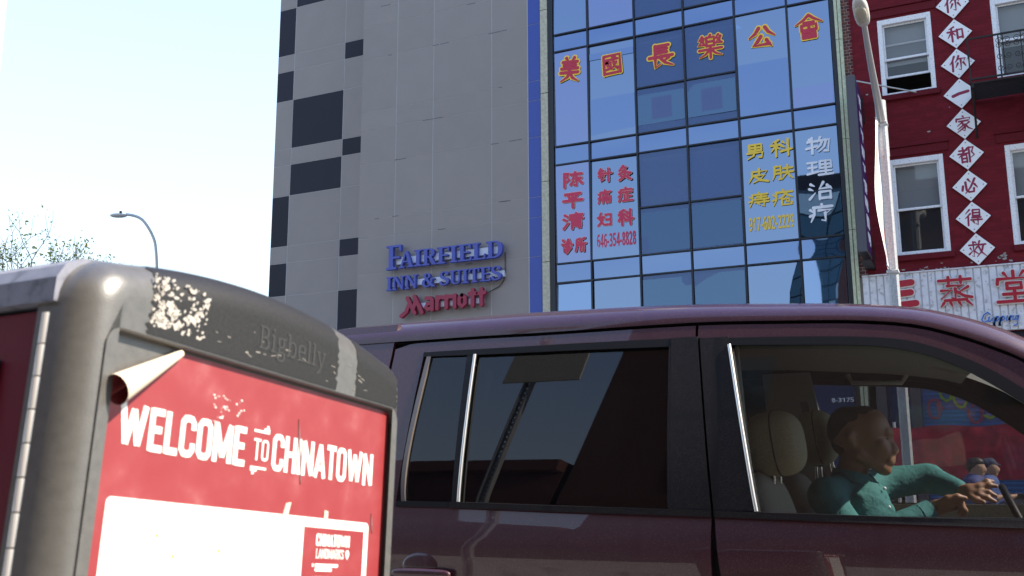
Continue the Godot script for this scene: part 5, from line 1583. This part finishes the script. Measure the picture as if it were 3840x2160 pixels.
	for s in [1.0, -1.0]:
		collar.grid(14, 4, func(a: float, t: float) -> Vector3:
			var ang: float = lerpf(PI, 0.30, a) * s
			var r := 0.072 + 0.020 * t
			var drop := 0.05 * a * a
			return Vector3(-0.548 + cos(ang) * r * 1.15 + 0.01 * t, 1.275 - drop - (0.036 + 0.02 * a) * t, -4.435 + sin(ang) * r))
	part("collar", collar, teal, sh)
	var placket := MB.new()
	placket.tube([Vector3(-0.455, 1.205, -4.40), Vector3(-0.432, 1.15, -4.385), Vector3(-0.425, 1.08, -4.38), Vector3(-0.43, 1.0, -4.38)], [0.010, 0.013, 0.013, 0.012], 6)
	part("placket", placket, teal, sh)
	for y in [1.188, 1.115]:
		var bt := MB.new()
		bt.blob(Vector3(-0.428 if y > 1.15 else -0.416, y, -4.372), Vector3(0.007, 0.007, 0.004), 2.0, 10, 6)
		part("button", bt, mats["vinyl_white"], sh)
	var cuff := MB.new()
	cuff.tube([Vector3(-0.30, 1.085, -4.326), Vector3(-0.262, 1.104, -4.35)], [0.046, 0.043], 16)
	part("cuff", cuff, teal, sh)
	var tr := MB.new()
	flesh(tr, [[V.call(-0.60, 0.79, -4.36), V.call(-0.14, 0.81, -4.34), 0.105, 0.08], [V.call(-0.60, 0.79, -4.58), V.call(-0.14, 0.81, -4.60), 0.105, 0.08], [V.call(-0.15, 0.80, -4.34), V.call(-0.01, 0.58, -4.34), 0.078, 0.06], [V.call(-0.15, 0.80, -4.60), V.call(-0.01, 0.58, -4.60), 0.078, 0.06]], 0.016, 70.0)
	part("trousers", tr, mats["blade_grey"], o)


# ------------------------------------------------------------------ the litter bin in front
const UC := 0.3135     # middle of the bin's front, in the measure used below
const VB := 1.16       # height of that measure's zero over the bin's foot

func rim(d: float) -> Array:   # outline of the front frame, drawn in by d
	var p := []
	var hw := 0.314 - d
	var r := maxf(0.055 - d, 0.008)
	var top := func(u: float) -> float: return VB + 0.172 - d - 0.44 * u * u
	for i in 8: p.append(Vector2(lerpf(hw, -hw, i / 8.0), 0.05 + d))
	for i in 12: p.append(Vector2(-hw, lerpf(0.05 + d, top.call(-hw + r) - r, i / 12.0)))
	for i in 8:
		var a := PI - PI / 2 * i / 8.0
		p.append(Vector2(-hw + r + cos(a) * r, top.call(-hw + r) - r + sin(a) * r))
	for i in 16:
		var u := lerpf(-hw + r, hw - r, i / 16.0)
		p.append(Vector2(u, top.call(u)))
	for i in 8:
		var a := PI / 2 - PI / 2 * i / 8.0
		p.append(Vector2(hw - r + cos(a) * r, top.call(hw - r) - r + sin(a) * r))
	for i in 12: p.append(Vector2(hw, lerpf(top.call(hw - r) - r, 0.05 + d, i / 12.0)))
	return p

func hole(d: float) -> Array:   # outline of the poster recess, same count of points
	var p := []
	var hw := 0.285 - d
	var r := 0.02
	var y0 := 0.26 + d
	var y1 := VB + 0.062 - d
	for i in 8: p.append(Vector2(lerpf(hw, -hw, i / 8.0), y0))
	for i in 12: p.append(Vector2(-hw, lerpf(y0, y1 - r, i / 12.0)))
	for i in 8:
		var a := PI - PI / 2 * i / 8.0
		p.append(Vector2(-hw + r + cos(a) * r, y1 - r + sin(a) * r))
	for i in 16: p.append(Vector2(lerpf(-hw + r, hw - r, i / 16.0), y1))
	for i in 8:
		var a := PI / 2 - PI / 2 * i / 8.0
		p.append(Vector2(hw - r + cos(a) * r, y1 - r + sin(a) * r))
	for i in 12: p.append(Vector2(hw, lerpf(y1 - r, y0, i / 12.0)))
	return p

func lift(ring: Array, w: float) -> Array:
	var out := []
	for q in ring: out.append(Vector3(q.x, q.y, w))
	return out

func uv2(pts: Array) -> PackedVector2Array:
	var p := PackedVector2Array()
	for q in pts: p.append(Vector2(q[0] - UC, q[1] + VB))
	return p

func rounded(u0: float, u1: float, v0: float, v1: float, r: float) -> PackedVector2Array:
	var p := PackedVector2Array()
	for c in [[u1 - r, v1 - r, 0.0], [u0 + r, v1 - r, PI / 2], [u0 + r, v0 + r, PI], [u1 - r, v0 + r, PI * 1.5]]:
		for k in 6:
			var a: float = c[2] + PI / 2 * k / 5.0
			p.append(Vector2(c[0] - UC + cos(a) * r, c[1] + VB + sin(a) * r))
	return p

func build_bin() -> void:
	var o := thing("litter_bin", "grey plastic litter bin with a worn red welcome poster in its front frame", "litter bin")
	o.transform = Transform3D(Basis(Vector3(-0.008163, -0.093228, -0.995611), Vector3(-0.021122, 0.995438, -0.093039), Vector3(0.999744, 0.02027, -0.010095)), Vector3(-0.796234, 0.13725, -0.920585))
	var scuffs := noise("scuffs", 0.02, 6, [[0.0, 0.86], [0.4, 0.95], [0.75, 1.0], [1.0, 1.0]], 1024)
	var plastic := grain(mat("grey_plastic", Color(0.100, 0.096, 0.089), 0.38), scuffs, 3.0, 0.02, noise("pebble", 0.25, 2, []))
	plastic.metallic_specular = 0.75
	var patch_m := grain(mat("painted_shade_black", Color(0.021, 0.019, 0.017), 0.5), noise("scratches", 0.06, 5, [[0.0, 0.6], [0.7, 0.9], [1.0, 1.0]], 512), 5.0)  # near-black tone stands in for shade cast on the plastic
	var steel := grain(mat("cap_metal", Color(0.26, 0.27, 0.33), 0.5, 0.15), noise("blotch", 0.012, 6, []), 5.0)
	var wrap := grain(mat("side_wrap", Color(0.12, 0.008, 0.022), 0.32), noise("cloud", 0.008, 5, []), 2.0)
	var red := grain(mat("poster_red", Color(0.31, 0.115, 0.118), 0.42), noise("faded", 0.006, 6, [[0.0, Color(0.90, 0.54, 0.57)], [0.5, Color(0.92, 0.60, 0.62)], [0.75, Color(0.95, 0.68, 0.70)], [1.0, Color(1.0, 0.90, 0.90)]], 1024), 2.2)  # ramp mottles the red with paler pink
	var white := mat("poster_white", Color(0.82, 0.81, 0.76), 0.4)
	var back := mat("paper_back", Color(0.66, 0.58, 0.45), 0.8)
	# front frame
	var b := MB.new()
	var rings := [lift(rim(0.0), -0.075)]
	for k in 9:
		var a := PI / 2 * k / 8.0
		rings.append(lift(rim(0.042 * (1.0 - cos(a))), -0.042 + 0.042 * sin(a)))
	rings.append(lift(hole(-0.002), 0.0))
	rings.append(lift(hole(0.0), -0.002))
	rings.append(lift(hole(0.001), -0.013))
	for r in rings: r.reverse()
	b.loft(rings.slice(0, 10))
	b.loft(rings.slice(9, 11), true, false)
	b.loft(rings.slice(10, 13), true, false)
	part("front_frame", b, plastic, o, true)
	b = MB.new()
	b.prism(PackedVector2Array(hole(-0.004)), -0.03, -0.0125)
	part("recess_plate", b, plastic, o, true)
	# body behind it
	boxpart("body", Vector3(-0.305, 0.06, -0.66), Vector3(0.305, VB + 0.09, -0.076), mats["iron_black"], o, 0.01, true)
	boxpart("side_panel", Vector3(-0.3085, 0.12, -0.64), Vector3(-0.3052, VB + 0.080, -0.072), wrap, o, 0.001, true)
	boxpart("side_panel", Vector3(0.3052, 0.12, -0.64), Vector3(0.3085, VB + 0.080, -0.072), wrap, o, 0.001, true)
	boxpart("side_slot", Vector3(-0.3125, VB - 0.35, -0.5), Vector3(-0.3088, VB + 0.030, -0.123), mats["rubber"], o, 0.001, true)
	b = MB.new()
	for i in 32:
		var y := VB + 0.075 - i * 0.034
		b.tube([Vector3(-0.3115, y, -0.0615), Vector3(-0.3115, y - 0.0325, -0.0615)], 0.0062, 10)
	part("piano_hinge", b, mat("hinge_steel", Color(0.72, 0.70, 0.67), 0.38, 0.45), o, true)
	b = MB.new()
	var cap := []
	for w in [-0.048, -0.66]:
		var ring := []
		for q in [[-0.319, 0.086], [-0.319, 0.112], [-0.310, 0.128], [-0.29, 0.140], [-0.2, 0.156], [-0.1, 0.165], [0.0, 0.168], [0.1, 0.165], [0.2, 0.156], [0.29, 0.140], [0.310, 0.128], [0.319, 0.112], [0.319, 0.086]]:
			ring.append(Vector3(q[0], VB + q[1] - 0.012 * 0.0, w))
		cap.append(ring)
	b.loft(cap, true, false)
	b.fan(cap[1], Vector3(0, VB + 0.1, -0.66))
	b.fan(cap[0], Vector3(0, VB + 0.1, -0.048), true)
	part("top_cap", b, steel, o, true)
	for q in [[-0.27, -0.1, 0.0], [0.27, -0.1, 0.0], [-0.27, -0.6, 0.0], [0.27, -0.6, 0.0]]:
		b = MB.new()
		b.tube([Vector3(q[0], 0.06, q[1]), Vector3(q[0], 0.035 - q[0] * 0.1, q[1])], 0.02, 10)
		part("levelling_foot", b, mats["galvanised"], o, true)
	# painted-in shade and tape marks on the frame's head, with torn label scraps
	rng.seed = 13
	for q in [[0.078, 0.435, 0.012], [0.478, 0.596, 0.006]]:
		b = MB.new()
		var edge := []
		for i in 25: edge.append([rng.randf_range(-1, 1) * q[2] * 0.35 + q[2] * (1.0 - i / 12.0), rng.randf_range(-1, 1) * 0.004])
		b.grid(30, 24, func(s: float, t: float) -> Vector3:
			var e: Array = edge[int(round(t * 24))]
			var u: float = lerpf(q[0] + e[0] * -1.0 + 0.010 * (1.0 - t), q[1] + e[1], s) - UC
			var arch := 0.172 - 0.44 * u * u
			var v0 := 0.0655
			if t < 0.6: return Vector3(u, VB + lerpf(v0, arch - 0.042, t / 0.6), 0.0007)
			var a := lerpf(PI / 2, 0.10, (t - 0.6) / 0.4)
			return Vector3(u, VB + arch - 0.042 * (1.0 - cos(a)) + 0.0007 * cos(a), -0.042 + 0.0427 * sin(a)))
		part("painted_shade", b, patch_m, o, true)
	var scrap := mat("label_scrap", Color(0.44, 0.41, 0.37), 0.6)
	for i in 170:
		var c := Vector2(rng.randf_range(0.082, 0.168), rng.randf_range(0.075, 0.134))
		if rng.randf() < 0.3: c.x = rng.randf_range(0.082, 0.10)
		var r := rng.randf_range(0.0006, 0.0032) * (2.2 if rng.randf() < 0.1 else 1.0)
		var stretch := rng.randf_range(0.5, 1.8)
		var pp := []
		for k in 7:
			var a := TAU * k / 7
			pp.append([c.x + (cos(a) * stretch + sin(a) * 0.4) * r * rng.randf_range(0.35, 1.3), c.y + sin(a) * r * rng.randf_range(0.35, 1.4)])
		b = MB.new()
		b.prism(uv2(pp), 0.0, 0.0012)
		part("label_scrap", b, scrap, o, true)
	for i in 40:   # scratches and flecks over the head
		var c := Vector2(rng.randf_range(0.17, 0.57), rng.randf_range(0.072, 0.128))
		if c.y > 0.118 - 0.44 * pow(c.x - UC, 2.0): continue
		b = MB.new()
		var d := Vector2.from_angle(rng.randf_range(-0.5, 0.3)) * rng.randf_range(0.001, 0.012)
		b.stroke([c - Vector2(UC, -VB), c + d - Vector2(UC, -VB)], rng.randf_range(0.0005, 0.0012), 0.0, 0.0011)
		part("scratch", b, mat("scratch_grey", Color(0.30, 0.28, 0.25), 0.6), o, true)
	text("Bigbelly", font("Droid Serif", false, true), 0.263 - UC, 0.405 - UC, VB + 0.080, VB + 0.120, 0.0002, 0.0011, mat("emboss_grey", Color(0.036, 0.033, 0.030), 0.35), o, "raised_name", true)
	# poster with a peeled corner
	b = MB.new()
	b.prism(uv2([[0.0345, -0.88], [0.5925, -0.88], [0.5925, 0.0585], [0.15, 0.0585], [0.132, 0.054], [0.060, 0.020], [0.0345, 0.009]]), -0.0122, -0.0105)
	var ps := part("poster", b, red, o, true)
	b = MB.new()
	b.prism(rounded(0.062, 0.552, -0.84, -0.108, 0.007), -0.0104, -0.0099)
	part("map_panel", b, white, ps, true)
	b = MB.new()
	b.prism(uv2([[0.399, -0.70], [0.540, -0.70], [0.540, -0.1205], [0.399, -0.1205]]), -0.0098, -0.0094)
	part("legend_box", b, red, ps, true)
	var zt := -0.0104
	for w in [["WELCOME", 0.064, 0.270, -0.0562, -0.0098], ["CHINATOWN", 0.3195, 0.5555, -0.0555, -0.0092]]:
		capitals(w[0], w[1] - UC, w[2] - UC, w[3] + VB, w[4] + VB, zt, 0.0006, 13.0, white, ps)
	capitals("TO", 0.2835 - UC, 0.3145 - UC, -0.0465 + VB, -0.0195 + VB, zt, 0.0006, 8.5, white, ps)
	for q in [[0.283, 0.313, -0.0118, -0.0088], [0.302, 0.313, -0.0088, -0.0055], [0.307, 0.311, -0.0055, -0.0020], [0.281, 0.311, -0.0570, -0.0542], [0.281, 0.293, -0.0602, -0.0570], [0.284, 0.288, -0.0640, -0.0602]]:
		b = MB.new()
		b.box(Vector3(q[0] - UC, q[2] + VB, zt), Vector3(q[1] - UC, q[3] + VB, zt + 0.0006))
		part("ornament", b, white, ps, true)
	capitals("CHINATOWN", 0.426 - UC, 0.505 - UC, -0.1440 + VB, -0.1282 + VB, -0.0094, 0.0005, 15.0, white, ps)
	capitals("LANDMARKS", 0.4275 - UC, 0.4925 - UC, -0.1600 + VB, -0.1472 + VB, -0.0094, 0.0005, 9.0, white, ps)
	b = MB.new()
	b.prism(uv2([[0.500, -0.1475], [0.4965, -0.1505], [0.4968, -0.1545], [0.501, -0.1608], [0.5050, -0.1545], [0.5052, -0.1505], [0.5022, -0.1475]]), -0.0094, -0.0089)
	part("map_pin", b, white, ps, true)
	var y := -0.1668
	for i in 10:
		for q in [[0.421, 0.424, 0.0], [0.4275, 0.480 - 0.006 * (i % 3), 0.0], [0.4275, 0.474 - 0.008 * ((i + 1) % 3), -0.0055]]:
			b = MB.new()
			b.box(Vector3(q[0] - UC, y + q[2] - 0.0042 + VB, -0.0094), Vector3(q[1] - UC, y + q[2] + VB, -0.0090))
			part("small_print", b, white, ps, true)
		y -= 0.0165
	for q in [[0.138, -0.144], [0.165, -0.165], [0.238, -0.157], [0.30, -0.25]]:
		b = MB.new()
		b.tube([Vector3(q[0] - UC, q[1] + VB, -0.0099), Vector3(q[0] - UC, q[1] + VB, -0.0095)], 0.0022, 8)
		part("map_dot", b, mats["vinyl_yellow"], ps, true)
	# knife slit and small tears
	for q in [[[0.370, 0.016], [0.3745, -0.02], [0.3835, -0.068], [0.3795, -0.03], [0.376, -0.012]], [[0.557, -0.094], [0.5605, -0.108], [0.562, -0.122], [0.5582, -0.108]]]:
		b = MB.new()
		b.prism(uv2(q), -0.0104, -0.0092)
		part("slit", b, mats["room_dark"], ps, true)
	for q in [[[0.352, -0.108], [0.357, -0.094], [0.366, -0.092], [0.362, -0.107], [0.355, -0.127]], [[0.4405, -0.097], [0.449, -0.098], [0.449, -0.113], [0.441, -0.113]]]:
		b = MB.new()
		b.prism(uv2(q), -0.0104, -0.0088)
		part("torn_flap", b, back, ps, true)
	for i in 34:   # flecks of dried splash
		var c := Vector2(rng.randf_range(0.20, 0.262), rng.randf_range(-0.012, 0.022))
		b = MB.new()
		b.blob(Vector3(c.x - UC, c.y + VB, -0.0104), Vector3.ONE * rng.randf_range(0.0004, 0.0016), 2.0, 6, 4)
		part("splash", b, white, ps, true)
	# rolled corner: a cone of paper, pale outside, red within
	var p0 := Vector3(0.036 - UC, 0.008 + VB, -0.0105)
	var p1 := Vector3(0.140 - UC, 0.0565 + VB, -0.0105)
	var ax := (p1 - p0).normalized()
	var inw := Vector3(ax.y, -ax.x, 0)
	for k in 2:
		b = MB.new()
		b.grid(18, 18, func(s: float, t: float) -> Vector3:
			var r := lerpf(0.0165, 0.004, s) - 0.0006 * k
			var a := -PI / 2 + t * PI * 1.85
			var c := p0.lerp(p1, s) + Vector3(0, 0, r + 0.0008 + 0.0006 * k)
			var lag := inw * (0.012 * (1.0 - s))
			return c + lag + inw * (-cos(a) * r * -1.0) * -1.0 + Vector3(0, 0, sin(a) * r))
		part("curled_corner", b, back if k == 0 else red, ps, true)


# ------------------------------------------------------------------ scene
func _ready() -> void:
	var cam := Camera3D.new()
	cam.name = "camera"
	cam.position = Vector3(0, 1.22, 0)
	cam.rotation_degrees = Vector3(10.913, 25.51, -0.229)
	cam.near = 0.05
	cam.far = 1200.0
	var lens := CameraAttributesPhysical.new()
	lens.frustum_focal_length = 41.9
	lens.frustum_focus_distance = 9.0
	lens.exposure_aperture = 13.0
	cam.attributes = lens
	cam.fov = 31.96
	add_child(cam)
	cam.current = true

	var sky := ProceduralSkyMaterial.new()
	sky.sky_top_color = Color(0.40, 0.58, 0.90)
	sky.sky_horizon_color = Color(0.90, 0.98, 1.0)
	sky.sky_curve = 0.55
	sky.ground_bottom_color = Color(0.30, 0.29, 0.28)
	sky.ground_horizon_color = Color(0.62, 0.66, 0.70)
	sky.sun_angle_max = 18.0
	sky.sun_curve = 0.12
	var env := Environment.new()
	env.background_mode = Environment.BG_SKY
	env.sky = Sky.new()
	env.sky.sky_material = sky
	env.background_energy_multiplier = 0.75
	env.tonemap_mode = Environment.TONE_MAPPER_LINEAR
	env.tonemap_exposure = 2.2
	env.sdfgi_enabled = true
	env.ssao_enabled = true
	env.ssil_enabled = true
	var we := WorldEnvironment.new()
	we.name = "world_environment"
	we.environment = env
	add_child(we)

	var sun := DirectionalLight3D.new()
	sun.name = "sun"
	sun.light_color = Color(1.0, 0.95, 0.87)
	sun.light_energy = 1.6
	sun.light_angular_distance = 0.5
	sun.shadow_enabled = true
	add_child(sun)
	sun.look_at_from_position(Vector3.ZERO, -Vector3(0.69, 0.714, -0.12), Vector3.UP)

	make_materials()
	build_ground()
	build_hotel()
	build_glass()
	build_tenement()
	build_behind()
	build_street_lamps()
	build_tree("thin leafy tree at the left edge behind the bin", Vector3(-27.4, WALK, -21.4), 10.6, 0.9, 4)
	build_tree("smaller thin tree right of the other behind the bin's corner", Vector3(-25.3, WALK, -22.6), 9.8, 1.0, 8)
	build_far_ground_floor()
	build_pickup()
	build_driver()
	build_bin()
